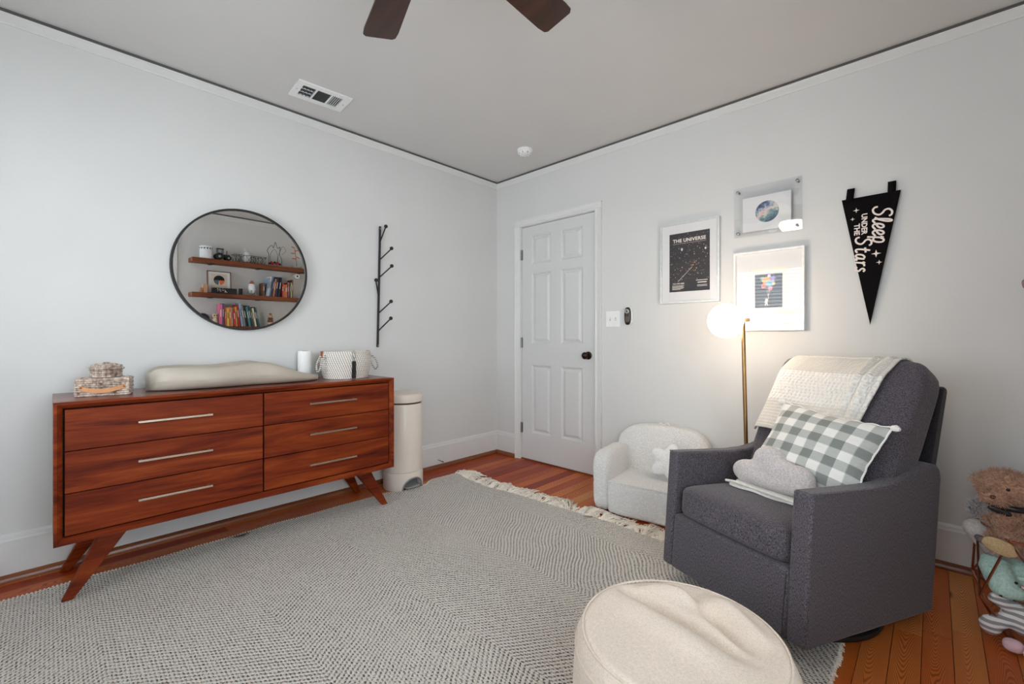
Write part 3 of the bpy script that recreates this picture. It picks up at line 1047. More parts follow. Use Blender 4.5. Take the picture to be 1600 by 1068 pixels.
for y in (-0.069, 0.072):
    MB().ball((0.066, y, 0.040), 0.0045, 4).build('stud', BRASS, wb)

sb = thing('lidded_basket', 'small round wicker basket with lid, stacked on the woven box', 'basket', (0.262, -2.712, TOPZ + 0.0795))
mb = MB()
for k in range(4):
    pts = [((0.050 + 0.002 * math.sin(9 * a_ + PI * k)) * math.cos(a_), (0.050 + 0.002 * math.sin(9 * a_ + PI * k)) * math.sin(a_), 0.005 + k * 0.0085) for a_ in [2 * PI * i / 54 for i in range(54)]]
    mb.tube(pts, 0.0048, 6, closed=True)
mb.lathe([(0.046, 0.001), (0.046, 0.034)], 24)
mb.build('body', WICK, sb)
mb = MB()
for k in range(7):
    r0 = 0.058 - k * 0.0082
    z0 = 0.038 + (0.008 if k else 0.0) + min(k, 3) * 0.003
    pts = [((r0 + 0.0015 * math.sin(11 * a_ + PI * k)) * math.cos(a_), (r0 + 0.0015 * math.sin(11 * a_ + PI * k)) * math.sin(a_), z0 + 0.0012 * math.sin(11 * a_ + PI * k)) for a_ in [2 * PI * i / 44 for i in range(44)]]
    mb.tube(pts, 0.0048, 6, closed=True)
mb.lathe([(0.052, 0.036), (0.052, 0.046), (0.03, 0.053)], 24)
lid = mb.build('lid', WICK, sb)
MB().tube([(0.006, -0.010, 0.048), (0.008, -0.008, 0.062), (0.008, 0.008, 0.062), (0.006, 0.010, 0.048)], 0.006, 6).build('knob', WICK, lid)

# peanut-shaped changing pad
pad = thing('changing_pad', 'taupe peanut-shaped changing pad lying along the dresser top', 'changing pad', (0.205, -2.160, TOPZ))
PADM = plain('taupe_foam_skin', s(186, 176, 162), 0.42, nscale=20, var=0.02, bumps=0.02)
HL = 0.408


def half_width(t):      # t in -1..1 along the pad, left end wide, right end tapering
    e = (1 - abs(t) ** 3.4) ** (1 / 2.3) if abs(t) < 1 else 0.0
    waist = 0.172 - 0.020 * math.exp(-((t - 0.05) / 0.25) ** 2) - 0.030 * max(0, t) ** 1.6
    return max(0.0005, waist * e)


def rim_height(t):
    h = 0.113 + 0.010 * math.exp(-((t - 0.12) / 0.2) ** 2) - 0.006 * math.exp(-((t + 0.35) / 0.2) ** 2)
    k = min(1, max(0, (t - 0.18) / 0.70))
    h -= 0.070 * (k * k * (3 - 2 * k))
    return h


def pad_pt(u, v):
    t = math.sin((u * 2 - 1) * PI / 2)
    w = half_width(t)
    ed = max(0.0, 1 - abs(t) ** (16 if t < 0 else 6)) ** 0.5
    H = max(0.012, rim_height(t) * (0.45 + 0.55 * ed))
    a_ = 2 * PI * v
    # closed cross-section: bottom, bulging side, rim, dished middle
    sec = [(0.0, 0.0), (0.60, 0.0), (0.86, 0.10), (1.0, 0.36), (0.985, 0.70), (0.90, 0.93), (0.76, 1.0), (0.58, 0.90), (0.30, 0.62), (0.0, 0.55)]
    m = len(sec) - 1
    q = v * 2 * m
    sg = 1 if q <= m else -1
    q = q if q <= m else 2 * m - q
    i = min(int(q), m - 1)
    f = q - i
    p0, p1, p2, p3 = sec[max(0, i - 1)], sec[i], sec[i + 1], sec[min(m, i + 2)]
    cr = [0.5 * (2 * b + (c - a) * f + (2 * a - 5 * b + 4 * c - d) * f * f + (3 * b - a - 3 * c + d) * f ** 3) for a, b, c, d in zip(p0, p1, p2, p3)]
    endfill = abs(t) ** 5
    zz = cr[1]
    if q > 5:
        zz = zz + (1 - zz) * endfill * 0.9
    return (sg * cr[0] * w, t * HL, max(0.0, zz * H))


MB().grid(pad_pt, 72, 72).build('body', PADM, pad, angle=80)
mb = MB()
pts = []
for k in range(120):
    a_ = 2 * PI * k / 120
    t = math.sin(a_)
    t = max(-0.9995, min(0.9995, t))
    w = half_width(t)
    ed = max(0.0, 1 - abs(t) ** (16 if t < 0 else 6)) ** 0.5
    H = max(0.012, rim_height(t) * (0.45 + 0.55 * ed))
    sgn = 1 if math.cos(a_) >= 0 else -1
    pts.append((sgn * w * 1.001, t * HL, 0.42 * H))
mb.tube(pts, 0.0012, 5, closed=True)
mb.build('mould_seam', PADM, pad)

# white roll behind the pad
pr = thing('paper_roll', 'white paper towel roll standing behind the changing pad', 'paper roll', (0.080, -1.775, TOPZ))
ROLLP = plain('white_tissue', s(242, 242, 240), 0.9, nscale=160, bumps=0.25)
MB().lathe([(0.020, 0.0), (0.040, 0.0), (0.041, 0.004), (0.041, 0.166), (0.040, 0.170), (0.020, 0.170), (0.019, 0.165), (0.019, 0.005)], 36).build('roll', ROLLP, pr)
MB().lathe([(0.0195, 0.002), (0.0195, 0.171), (0.0175, 0.171), (0.0175, 0.002)], 24).build('cardboard_core', plain('cardboard', s(170, 140, 108), 0.9), pr)

# rope basket with dark stitches
rb = thing('rope_basket', 'white rope basket with black stitches and a black tag at the right of the dresser', 'basket', (0.232, -1.578, TOPZ))
m, nt, b = newmat('stitched_rope')
v = objco(nt)
sep = nd(nt, 'ShaderNodeSeparateXYZ', {0: v})
ang = mth(nt, 'ARCTAN2', sep.outputs[1], sep.outputs[0])
row = mth(nt, 'FLOOR', mth(nt, 'MULTIPLY', sep.outputs[2], 1 / 0.0125))
q = mth(nt, 'FRACT', mth(nt, 'ADD', mth(nt, 'MULTIPLY', ang, 66 / (2 * PI)), mth(nt, 'MULTIPLY', row, 0.36)))
zq = mth(nt, 'FRACT', mth(nt, 'MULTIPLY', sep.outputs[2], 1 / 0.0125))
st = ramp(nt, mth(nt, 'ABSOLUTE', mth(nt, 'SUBTRACT', mth(nt, 'ADD', q, mth(nt, 'MULTIPLY', zq, 0.3)), 0.5)), [(0.0, (1, 1, 1, 1)), (0.07, (1, 1, 1, 1)), (0.12, (0, 0, 0, 1))])
setin(nt, b, Base_Color=mix(nt, st, s(236, 230, 222), s(58, 54, 54)), Roughness=0.95)
bump(nt, b, noise_tex(nt, v, 260, 2), 0.3, 0.002)
ROPE = m
mb = MB()
NC = 14
for k in range(NC):
    t = k / (NC - 1)
    r0 = 0.128 + 0.020 * math.sin(min(1, t * 1.35) * PI / 2) - 0.004 * max(0, t - 0.75) * 4
    pts = [(r0 * 0.92 * math.cos(a_), r0 * 1.03 * math.sin(a_), 0.006 + k * 0.0120) for a_ in [2 * PI * i / 56 for i in range(56)]]
    mb.tube(pts, 0.0068, 8, closed=True)
mb.lathe([(0.122, 0.002), (0.124, 0.010)], 32, sx=0.92, sy=1.03)
mb.build('coiled_body', ROPE, rb)
CORD = m_stripes('twisted_cord', s(226, 220, 212), s(80, 76, 76), 2, 0.011, 0.66, 1.2)
for sg in (-1, 1):
    pts = catmull([(0.035 * (1 if sg < 0 else 0.6), sg * 0.140, 0.150), (0.055, sg * 0.172, 0.120), (0.060, sg * 0.190, 0.070), (0.030, sg * 0.190, 0.048), (-0.005, sg * 0.185, 0.075), (-0.01, sg * 0.170, 0.120), (-0.01, sg * 0.146, 0.152)], 5)
    MB().tube(pts, 0.0055, 8).build('handle', CORD, rb)
    MB().box(-0.016, 0.016, sg * 0.151 - 0.006, sg * 0.151 + 0.006, 0.128, 0.170).build('leather_tab', plain('cognac_leather', s(150, 78, 40), 0.55), rb, smooth=False, bevel=0.002)
tg = thing('luggage_tag', 'black strap tag clipped to the front of the rope basket', 'tag', (0.232 + 0.1425, -1.578 - 0.018, TOPZ + 0.004), math.radians(-7))
MB().box(0.0, 0.004, -0.013, 0.013, 0.0, 0.056).build('lower_strap', plain('black_webbing', s(30, 26, 24), 0.8), tg, smooth=False, bevel=0.001)
MB().box(0.001, 0.006, -0.012, 0.012, 0.054, 0.106).build('upper_strap', MATS['black_webbing'], tg, smooth=False, bevel=0.001)
MB().tube([(0.003, 0, 0.104), (0.003, 0.004, 0.122), (0.002, 0.010, 0.140), (-0.004, 0.006, 0.168), (-0.004, -0.006, 0.168), (0.002, -0.010, 0.142), (0.003, -0.004, 0.122), (0.003, 0, 0.104)], 0.0022, 6).build('clip', STEEL, tg)

# ------------------------------------------------------------------ pedal bin
can = thing('pedal_bin', 'tall cream pedal bin standing between the dresser and the corner', 'bin', (0.172, -1.118, 0.0))
CREAM = plain('cream_enamel', s(234, 222, 210), 0.35, nscale=6, var=0.02, bumps=0.0)
GREYP = plain('grey_plastic', s(150, 150, 150), 0.4, bumps=0)
base = MB().lathe([(0.010, 0.0), (0.139, 0.0), (0.141, 0.004), (0.140, 0.100), (0.137, 0.122), (0.130, 0.126), (0.010, 0.126)], 64).build('base', CREAM, can)
cut = MB()
arch = [(0.078 * math.cos(PI * i / 24), -0.01 if False else 0.086 * math.sin(PI * i / 24) ** 0.85) for i in range(25)]
arch = [(u, w) for u, w in arch] + [(-0.078, -0.02), (0.078, -0.02)]
cut.prism(arch, 'yz', 0.045, 0.30)
co = cut.build('cutter', CREAM, None, smooth=False)
co.parent = can
md = base.modifiers.new('arch', 'BOOLEAN')
md.operation, md.object, md.solver = 'DIFFERENCE', co, 'EXACT'
apply_mods(base)
bpy.data.objects.remove(co)
base.data.set_sharp_from_angle(angle=math.radians(35))
base.data.materials.clear()
base.data.materials.append(CREAM)
MB().lathe([(0.129, 0.124), (0.134, 0.128), (0.133, 0.590), (0.129, 0.600)], 64).build('body', CREAM, can)
MB().lathe([(0.128, 0.598), (0.128, 0.614)], 64).build('lid_gap', plain('dark_lid_gap', s(70, 48, 40), 0.6), can)
MB().lathe([(0.133, 0.612), (0.135, 0.618), (0.134, 0.655), (0.128, 0.668), (0.10, 0.675), (0.02, 0.678)], 64).build('lid', CREAM, can)
pts = []
for i in range(25):
    u, w = 0.079 * math.cos(PI * i / 24), 0.087 * math.sin(PI * i / 24) ** 0.85
    pts.append((math.sqrt(0.1405 ** 2 - u * u), u, max(w, 0.004)))
MB().tube(pts, 0.005, 6).build('arch_rim', GREYP, can)
mb = MB()
mb.soft((0.100, 0, 0.022), (0.085, 0.118, 0.016), 4.0, 8)
mb.build('pedal', GREYP, can)
mb = MB()
mb.soft((0.070, 0, 0.045), (0.030, 0.135, 0.075), 5.0, 8)
mb.build('pedal_recess', plain('dark_grey_plastic', s(110, 110, 112), 0.5, bumps=0), can)

# small door stop on the baseboard
ds = thing('door_stop', 'tiny metal door stop on the baseboard right of the pedal bin', 'door stop', (0.0182, -0.690, 0.070))
MB().tube([(0, 0, 0), (0.055, 0, -0.004)], 0.0035, 8).build('spring', STEEL, ds)
MB().cyl((0.054, 0, -0.004), (0.068, 0, -0.005), 0.006, n=10).build('rubber_tip', plain('grey_rubber', s(120, 112, 104), 0.8), ds)


# ------------------------------------------------------------------ prints on the door wall
def put2d(mb, data, cx, cz, y):
    vs, fs = data
    mb.add([(cx + x, y, cz + z) for x, z, _ in vs], fs)


def frame_bars(w, h, fw, d0, d1):
    mb = MB()
    mb.box(-w / 2, w / 2, d0, d1, h / 2 - fw, h / 2).box(-w / 2, w / 2, d0, d1, -h / 2, -h / 2 + fw)
    mb.box(-w / 2, -w / 2 + fw, d0, d1, -h / 2 + fw, h / 2 - fw).box(w / 2 - fw, w / 2, d0, d1, -h / 2 + fw, h / 2 - fw)
    return mb


def disc(mb, cx, cz, r, y, n=20, rz=None):
    mb.add([(cx + r * math.cos(2 * PI * k / n), y, cz + (rz or r) * math.sin(2 * PI * k / n)) for k in range(n)], [tuple(range(n))])
    return mb


SILVERF = plain('pale_silver_frame', s(214, 216, 214), 0.35, 0.4, bumps=0)
WHITEF = plain('white_frame', s(242, 241, 239), 0.4, bumps=0)
univ = thing('framed_print', 'framed black star-map poster reading THE UNIVERSE, nearest the door', 'picture', (1.799, 0.0, 1.561))
frame_bars(0.384, 0.530, 0.011, -0.028, -0.001).build('frame', SILVERF, univ, smooth=False, bevel=0.0015)
MB().box(-0.183, 0.183, -0.012, -0.006, -0.256, 0.256).build('mat_board', PAPER, univ, smooth=False)
m, nt, b = newmat('star_poster_black')
v = objco(nt)
n1 = noise_tex(nt, v, 7, 3)
setin(nt, b, Base_Color=ramp(nt, n1, [(0.3, s(26, 24, 30)), (0.7, s(50, 40, 40))]), Roughness=0.5)
post = MB().box(-0.131, 0.131, -0.0130, -0.0122, -0.189, 0.196).build('poster', m, univ, smooth=False)
mb = MB()
Y = -0.0134
put2d(mb, text_mb('THE UNIVERSE', 0.0315, 0.0009, spacing=1.05), 0, 0.146, Y)
mb.box(-0.108, 0.108, Y, Y + 0.0003, 0.1265, 0.1278)
put2d(mb, text_mb('YOU ARE HERE', 0.0115, 0.0003), -0.070, -0.136, Y)
for k in range(5):
    mb.box(-0.112, -0.112 + 0.080 * (0.92 if k % 2 else 1) * (0.7 if k == 4 else 1), Y, Y + 0.0003, -0.150 - k * 0.0062, -0.1475 - k * 0.0062)
mb.box(0.045, 0.118, Y, Y + 0.0003, -0.124, -0.120).box(0.055, 0.112, Y, Y + 0.0003, -0.139, -0.133)
for k in range(2):
    mb.box(0.052, 0.115, Y, Y + 0.0003, -0.154 - k * 0.007, -0.1515 - k * 0.007)
mb.add([(-0.075, Y, -0.122), (-0.073, Y, -0.123), (0.022, Y, -0.032), (0.020, Y, -0.031)], [(0, 1, 2, 3)])
mb.build('poster_lettering', INKW, post, smooth=False)
r3 = random.Random(11)
for cname, col, cnt in (('star_dots', s(226, 222, 216), 150), ('warm_star_dots', s(226, 150, 96), 40)):
    mb = MB()
    for k in range(cnt):
        if cname == 'star_dots' or k % 2:
            x, z = r3.uniform(-0.124, 0.124), r3.uniform(-0.115, 0.185)
        else:
            x, z = r3.gauss(0.03, 0.035), r3.gauss(-0.02, 0.045)
        if 0.125 < z < 0.168 or abs(x) > 0.126:
            continue
        disc(mb, x, z, r3.choice((0.0010, 0.0013, 0.0016, 0.0023)), Y, 6)
    if cname == 'star_dots':
        disc(mb, -0.047, 0.088, 0.0065, Y, 10, 0.010), disc(mb, 0.105, 0.078, 0.006, Y, 10, 0.008)
    else:
        for x, z in ((0.036, -0.005), (0.048, -0.043), (-0.045, -0.030), (0.035, 0.05), (0.025, -0.02)):
            disc(mb, x, z, 0.0042, Y, 10)
    o = mb.build(cname, plain(cname + '_ink', col, 0.7, bumps=0), post, smooth=False)
    o['kind'] = 'stuff'
MB().box(-0.181, 0.181, -0.0165, -0.015, -0.254, 0.254).build('glazing', m_glass('thin_glazing', gloss=0.035), univ, smooth=False)

# acrylic block frame with a watercolour planet
acr = thing('acrylic_frame', 'clear acrylic frame with metal standoffs holding a watercolour planet', 'picture', (2.252, 0.0, 1.817))
AW, AH = 0.350, 0.295
MB().box(-AW / 2, AW / 2, -0.030, -0.024, -AH / 2, AH / 2).build('front_sheet', ACRYLIC, acr, smooth=False)
MB().box(-AW / 2, AW / 2, -0.020, -0.014, -AH / 2, AH / 2).build('back_sheet', ACRYLIC, acr, smooth=False)
sheet = MB().box(-0.127, 0.123, -0.0236, -0.0226, -0.123, 0.080).build('paper', PAPER, acr, smooth=False)
m, nt, b = newmat('watercolour_planet')
v = objco(nt)
sep = nd(nt, 'ShaderNodeSeparateXYZ', {0: v})
dg_ = mth(nt, 'ADD', mth(nt, 'MULTIPLY', sep.outputs[2], 6.0), mth(nt, 'MULTIPLY', sep.outputs[0], -4.2))
f = mth(nt, 'ADD', mth(nt, 'ADD', dg_, 0.50), mth(nt, 'MULTIPLY', mth(nt, 'SUBTRACT', noise_tex(nt, v, 45, 4, 0.6, 0.5), 0.5), 0.9))
c = ramp(nt, f, [(0.02, s(70, 96, 112)), (0.22, s(120, 150, 156)), (0.36, s(208, 206, 198)), (0.46, s(236, 190, 178)), (0.54, s(170, 186, 200)), (0.68, s(92, 112, 142)), (0.88, s(42, 52, 92))])
setin(nt, b, Base_Color=c, Roughness=0.8)
tag(disc(MB(), 0.002, -0.017, 0.061, -0.0238, 40).build('planet_painting', m, sheet, smooth=False), 'blue and pink watercolour planet')
for sx_ in (-1, 1):
    for sz_ in (-1, 1):
        MB().lathe([(0.0065, 0.0), (0.0065, -0.031), (0.008, -0.031), (0.008, -0.035), (0.005, -0.037)], 14, (sx_ * (AW / 2 - 0.022), 0, sz_ * (AH / 2 - 0.024)), axis='y').build('standoff', STEEL, acr)

# white frame with balloon-like planets and a small floating figure
bal = thing('framed_print', 'white framed print of a floating figure under coloured round balloons', 'picture', (2.258, 0.0, 1.343))
frame_bars(0.362, 0.466, 0.011, -0.036, -0.001).build('frame', WHITEF, bal, smooth=False, bevel=0.0015)
mb = MB()
IW, IH = 0.095, 0.125
mb.box(-0.172, 0.172, -0.012, -0.006, IH + 0.005, 0.224).box(-0.172, 0.172, -0.012, -0.006, -0.224, -IH)
mb.box(-0.172, -IW, -0.012, -0.006, -IH, IH + 0.005).box(IW, 0.172, -0.012, -0.006, -IH, IH + 0.005)
mb.build('mat_board', PAPER, bal, smooth=False)
MB().box(-IW, IW, -0.009, -0.006, -IH, IH + 0.005).build('inner_mat', plain('cream_inner_mat', s(238, 230, 216), 0.8), bal, smooth=False)
art = MB().box(-0.071, 0.071, -0.0100, -0.0092, -0.100, 0.097).build('art_print', plain('slate_print', s(62, 72, 84), 0.6, nscale=12), bal, smooth=False)
Y = -0.0103
for i_, (x, z, r0, col) in enumerate(((-0.031, 0.070, 0.012, s(150, 176, 158)), (0.004, 0.085, 0.009, s(224, 206, 222)), (0.024, 0.066, 0.014, s(150, 134, 196)), (-0.010, 0.058, 0.021, s(240, 166, 112)),
                                    (0.022, 0.040, 0.013, s(204, 202, 146)), (0.004, 0.039, 0.018, s(128, 184, 208)), (-0.024, 0.028, 0.013, s(238, 124, 116)), (0.010, 0.012, 0.011, s(246, 150, 176)))):
    tag(disc(MB(), x, z, r0, Y - 0.0002 * i_, 24).build('balloon', plain('balloon_ink_%d' % i_, col, 0.6, bumps=0), art, smooth=False), 'round pastel balloon')
mb = MB()
disc(mb, -0.010, -0.052, 0.006, Y, 12)
for q in ([(-0.016, -0.058), (-0.004, -0.058), (-0.005, -0.074), (-0.015, -0.074)], [(-0.015, -0.073), (-0.010, -0.073), (-0.015, -0.088), (-0.019, -0.087)], [(-0.010, -0.073), (-0.005, -0.073), (-0.001, -0.087), (-0.005, -0.088)],
          [(-0.006, -0.058), (-0.003, -0.060), (0.001, -0.040), (-0.001, -0.039)], [(-0.016, -0.059), (-0.014, -0.063), (-0.021, -0.072), (-0.023, -0.070)]):
    mb.add([(x, Y, z) for x, z in q], [(0, 1, 2, 3)])
for x in (-0.024, -0.01, 0.004, 0.01, 0.022):
    mb.add([(-0.0005, Y + 0.0001, -0.040), (0.0003, Y + 0.0001, -0.040), (x * 0.7 + 0.0005, Y + 0.0001, 0.03), (x * 0.7 - 0.0003, Y + 0.0001, 0.03)], [(0, 1, 2, 3)])
mb.build('floating_figure', INKW, art, smooth=False)
MB().box(-0.171, 0.171, -0.0185, -0.017, -0.223, 0.223).build('glazing', m_glass('reflective_glazing', gloss=0.017), bal, smooth=False)

# ------------------------------------------------------------------ felt pennant
pen = thing('felt_pennant', 'black felt pennant reading Sleep UNDER THE Stars', 'pennant', (2.7185, 0.0, 1.792))
HWp, LNp = 0.1175, 0.657


def flag_bow(x, z):      # the felt bows slightly off the wall
    t = -z / LNp
    return -0.012 - 0.010 * math.sin(PI * min(1, t)) * (1 - (x / HWp) ** 2 * 0.5) - 0.006 * (x / HWp)


mb = MB()
for d in (0.0, 0.003):
    mb.grid(lambda u, v: ((u * 2 - 1) * HWp * (1 - v) + 0.0 * v, flag_bow((u * 2 - 1) * HWp * (1 - v), -v * LNp) + d, -v * LNp), 8, 24)
for sg in (0, 1):
    mb.grid(lambda u, v: ((sg * 2 - 1) * HWp * (1 - u), flag_bow((sg * 2 - 1) * HWp * (1 - u), -u * LNp) + 0.003 * v, -u * LNp), 24, 1)
mb.grid(lambda u, v: ((u * 2 - 1) * HWp, flag_bow((u * 2 - 1) * HWp, 0) + 0.003 * v, 0), 8, 1)
flag = mb.build('flag', FELTB, pen, angle=60)
for xc, tilt in ((-0.083, 0.10), (0.083, 0.02)):
    mb = MB()
    pts = [(0.0, -0.0165, -0.014), (0.0, -0.0175, 0.030), (0.0, -0.012, 0.050), (0.0, -0.005, 0.050), (0.0, -0.004, 0.030), (0.0, -0.007, -0.012)]
    cp = catmull(pts, 4)
    for i in range(len(cp) - 1):
        (_, ya, za), (_, yb, zb) = cp[i], cp[i + 1]
        wa, wb_ = 0.0155, 0.0155
        xa, xb = xc + tilt * za, xc + tilt * zb
        mb.add([(xa - wa, ya, za), (xa + wa, ya, za), (xb + wb_, yb, zb), (xb - wb_, yb, zb)], [(0, 1, 2, 3)])
    o = mb.build('hanging_tab', FELTB, pen, angle=80)
    md = o.modifiers.new('thick', 'SOLIDIFY')
    md.thickness = 0.0022
    MB().cyl((xc, 0.0, 0.040), (xc, -0.010, 0.041), 0.003, n=8).build('nail', STEEL, pen)

GLY = {
    'S': (0.70, [[(.62, .84), (.50, .98), (.28, .99), (.14, .84), (.20, .64), (.40, .50), (.52, .32), (.42, .08), (.20, .0), (.02, .10), (-.02, .26)]]),
    'l': (0.34, [[(-.04, .10), (.12, .36), (.22, .74), (.20, .98), (.10, .90), (.06, .5), (.08, .12), (.18, .0), (.34, .12)]]),
    'e': (0.42, [[(-.02, .18), (.18, .24), (.31, .40), (.24, .57), (.10, .52), (.03, .30), (.08, .06), (.22, .0), (.42, .14)]]),
    'p': (0.48, [[(.0, .40), (.08, .56), (.06, .2), (.04, -.30)], [(.06, .36), (.20, .57), (.36, .50), (.38, .22), (.26, .02), (.06, .08)]]),
    't': (0.40, [[(.16, .92), (.10, .46), (.10, .12), (.20, .0), (.38, .10)], [(-.06, .60), (.34, .64)]]),
    'a': (0.50, [[(.38, .48), (.22, .57), (.06, .42), (.04, .14), (.16, .0), (.32, .16), (.38, .54), (.36, .14), (.42, .0), (.52, .10)]]),
    'r': (0.40, [[(.02, .44), (.10, .56), (.08, .0)], [(.08, .34), (.20, .54), (.36, .54)]]),
    's': (0.36, [[(.32, .48), (.18, .57), (.06, .46), (.14, .32), (.28, .20), (.22, .02), (.06, .0), (-.04, .10)]]),
}


def script(mb, word, xb, z0, H, r, slant=0.16, grow=1.0):
    t = 0.0
    for ch in word:
        adv, strokes = GLY[ch]
        for st_ in strokes:
            pts = catmull(st_, 5)
            P3 = []
            for u, h_ in pts:
                x, z = xb + h_ * H, z0 - (t + u + slant * h_) * H
                P3.append((x, flag_bow(x, z) - 0.0006, z))
            mb.tube(P3, r, 6, flat=(1, 0.12, 1))
        t += adv * grow
    return t


for word, xb, z0, H_, r_, gr in (('Sleep', 0.011, -0.064, 0.074, 0.0043, 1.06), ('Stars', -0.058, -0.207, 0.064, 0.0042, 1.20)):
    mb = MB()
    script(mb, word, xb, z0, H_, r_, grow=gr)
    tag(mb.build('lettering', FELTW, flag, smooth=False), 'cream felt script word %s' % word)


def rot_text(mb, txt, size, xb, zc, off):
    vs, fs = text_mb(txt, size, off)
    mb.add([(xb + y, flag_bow(xb + y, zc - x) - 0.0008, zc - x) for x, y, _ in vs], fs)


for word, xb, zc in (('UNDER', -0.024, -0.142), ('THE', -0.054, -0.166)):
    mb = MB()
    rot_text(mb, word, 0.032, xb, zc, 0.0011)
    tag(mb.build('lettering', FELTW, flag, smooth=False), 'cream felt capital letters %s' % word)


def sparkle(mb, x, z, r):
    pts = []
    for k in range(16):
        a_ = 2 * PI * k / 16
        rr_ = r if k % 4 == 0 else (0.30 * r if k % 4 == 2 else 0.42 * r)
        pts.append((x + rr_ * math.sin(a_) , z + rr_ * math.cos(a_)))
    mb.add([(u, flag_bow(u, w) - 0.0009, w) for u, w in pts] + [(x, flag_bow(x, z) - 0.0009, z)], [(k, (k + 1) % 16, 16) for k in range(16)])


for x_, z_, r_ in ((-0.056, -0.066, 0.0135), (-0.071, -0.109, 0.010), (0.024, -0.300, 0.020), (0.036, -0.345, 0.0125)):
    mb = MB()
    sparkle(mb, x_, z_, r_)
    mb.build('sparkle', FELTW, flag, smooth=False)

# ------------------------------------------------------------------ switch plate and remote
sw = thing('light_switch', 'white double light-switch plate beside the door casing', 'light switch', (1.232, 0.0, 1.206))
MB().box(-0.058, 0.058, -0.006, 0.0, -0.058, 0.058).build('plate', WHITEP, sw, smooth=False, bevel=0.002)
for x in (-0.023, 0.023):
    t = MB().box(x - 0.005, x + 0.005, -0.0066, -0.002, -0.012, 0.012).build('slot', plain('switch_shadow_grey', s(176, 176, 174), 0.5, bumps=0), sw, smooth=False)
    MB().box(x - 0.0038, x + 0.0038, -0.016, -0.006, 0.000 if x < 0 else -0.009, 0.009 if x < 0 else 0.0).build('toggle', WHITEP, t, smooth=False, bevel=0.001)
rm = thing('wall_remote', 'black oval remote with a round silver dial, beside the light switch', 'remote control', (1.362, 0.0, 1.224))
mb = MB()
mb.soft((0.004, -0.007, 0.0), (0.056, 0.014, 0.124), 3.0, 10)
mb.build('wall_cradle', WHITEP, rm)
mb = MB()
mb.soft((0, -0.022, 0.0), (0.050, 0.020, 0.126), 2.8, 10)
mb.build('body', BLACKP, rm)
MB().lathe([(0.0175, -0.030), (0.0175, -0.0335), (0.012, -0.0345)], 24, (0, 0, 0.034), axis='y').build('dial', STEEL, rm)
MB().lathe([(0.006, -0.034), (0.006, -0.036)], 16, (0, 0, 0.034), axis='y').build('dial_button', BLACKP, rm)
m_b = plain('bronze_plastic', s(90, 70, 52), 0.4, bumps=0)
mb = MB()
mb.soft((0, -0.0305, -0.022), (0.030, 0.006, 0.05), 3.0, 6)
mb.build('lower_inlay', m_b, rm)

# ------------------------------------------------------------------ floor lamp
lamp = thing('floor_lamp', 'slim brass floor lamp with a lit white globe beside the armchair', 'lamp', (2.270, -0.430, 0.0))
MB().lathe([(0.105, 0.001), (0.105, 0.012), (0.095, 0.016), (0.012, 0.018)], 40).build('base', BRASS, lamp)
MB().tube([(0.0, 0, 0.015), (-0.027, 0, 1.165)], 0.0095, 14).build('pole', BRASS, lamp)
MB().tube([(-0.005, 0, 1.160), (-0.040, 0, 1.160)], 0.007, 10).build('arm', BRASS, lamp)
MB().cyl((-0.010, 0, 1.160), (0.004, 0, 1.160), 0.008, n=12).build('knob', BRASS, lamp)
GLOBEM = emitter('lit_globe_glass', (1.0, 0.81, 0.62, 1), 24.0)
tag(MB().ball((-0.109, 0.0, 1.158), 0.0895, 14).build('globe', GLOBEM, lamp), 'glowing white glass globe')

# ------------------------------------------------------------------ child's sherpa armchair
kid = thing('kids_armchair', 'small ivory sherpa armchair for a child against the far wall', 'armchair', (1.417, -0.568, 0.0005), math.radians(8))


def fuzz(amp, fr):
    def fn(p, q):
        d = mnoise.noise(p * fr) + 0.5 * mnoise.noise(p * fr * 2.3)
        return p * (1 + 0.0) + Vector(q).normalized() * d * amp
    return fn


KW, KD = 0.615, 0.47
fz = fuzz(0.0035, 45)
mb = MB()
mb.soft((KW / 2, 0.20, 0.105), (KW - 0.18, 0.42, 0.205), 9.0, 26, fz)
mb.build('seat', SHERPA, kid)
MB().tube([(0.105, -0.0015, 0.203), (KW - 0.105, -0.0015, 0.203)], 0.0045, 8).build('seat_piping', SHERPA, kid)
for sg in (0, 1):
    x = 0.056 if sg == 0 else KW - 0.056

    def armfn(p, q):
        k = max(0.0, p.z / 0.18)
        lean = 0.012 * (1 if sg == 0 else -1) * k
        drop = -0.02 * k * (p.y + 0.2) / 0.4 * 0.0
        d = mnoise.noise(p * 45) * 0.0035
        v_ = p + Vector(q).normalized() * d
        return (v_.x - lean * 0.5, v_.y, v_.z + drop)
    mb = MB()
    mb.soft((x, 0.205, 0.183), (0.112, 0.43, 0.365), 5.0, 26, armfn)
    mb.build('arm', SHERPA, kid)
mb = MB()


def backfn(p, q):
    z = max(0.0, p.z + 0.24)
    d = mnoise.noise(p * 45) * 0.0035
    v_ = p + Vector(q).normalized() * d
    arch_ = -0.055 * (abs(p.x) / (KW / 2)) ** 3 * max(0, p.z / 0.24)
    return (v_.x, v_.y + 0.085 * (z / 0.48) ** 1.3 - 0.02, v_.z + arch_)


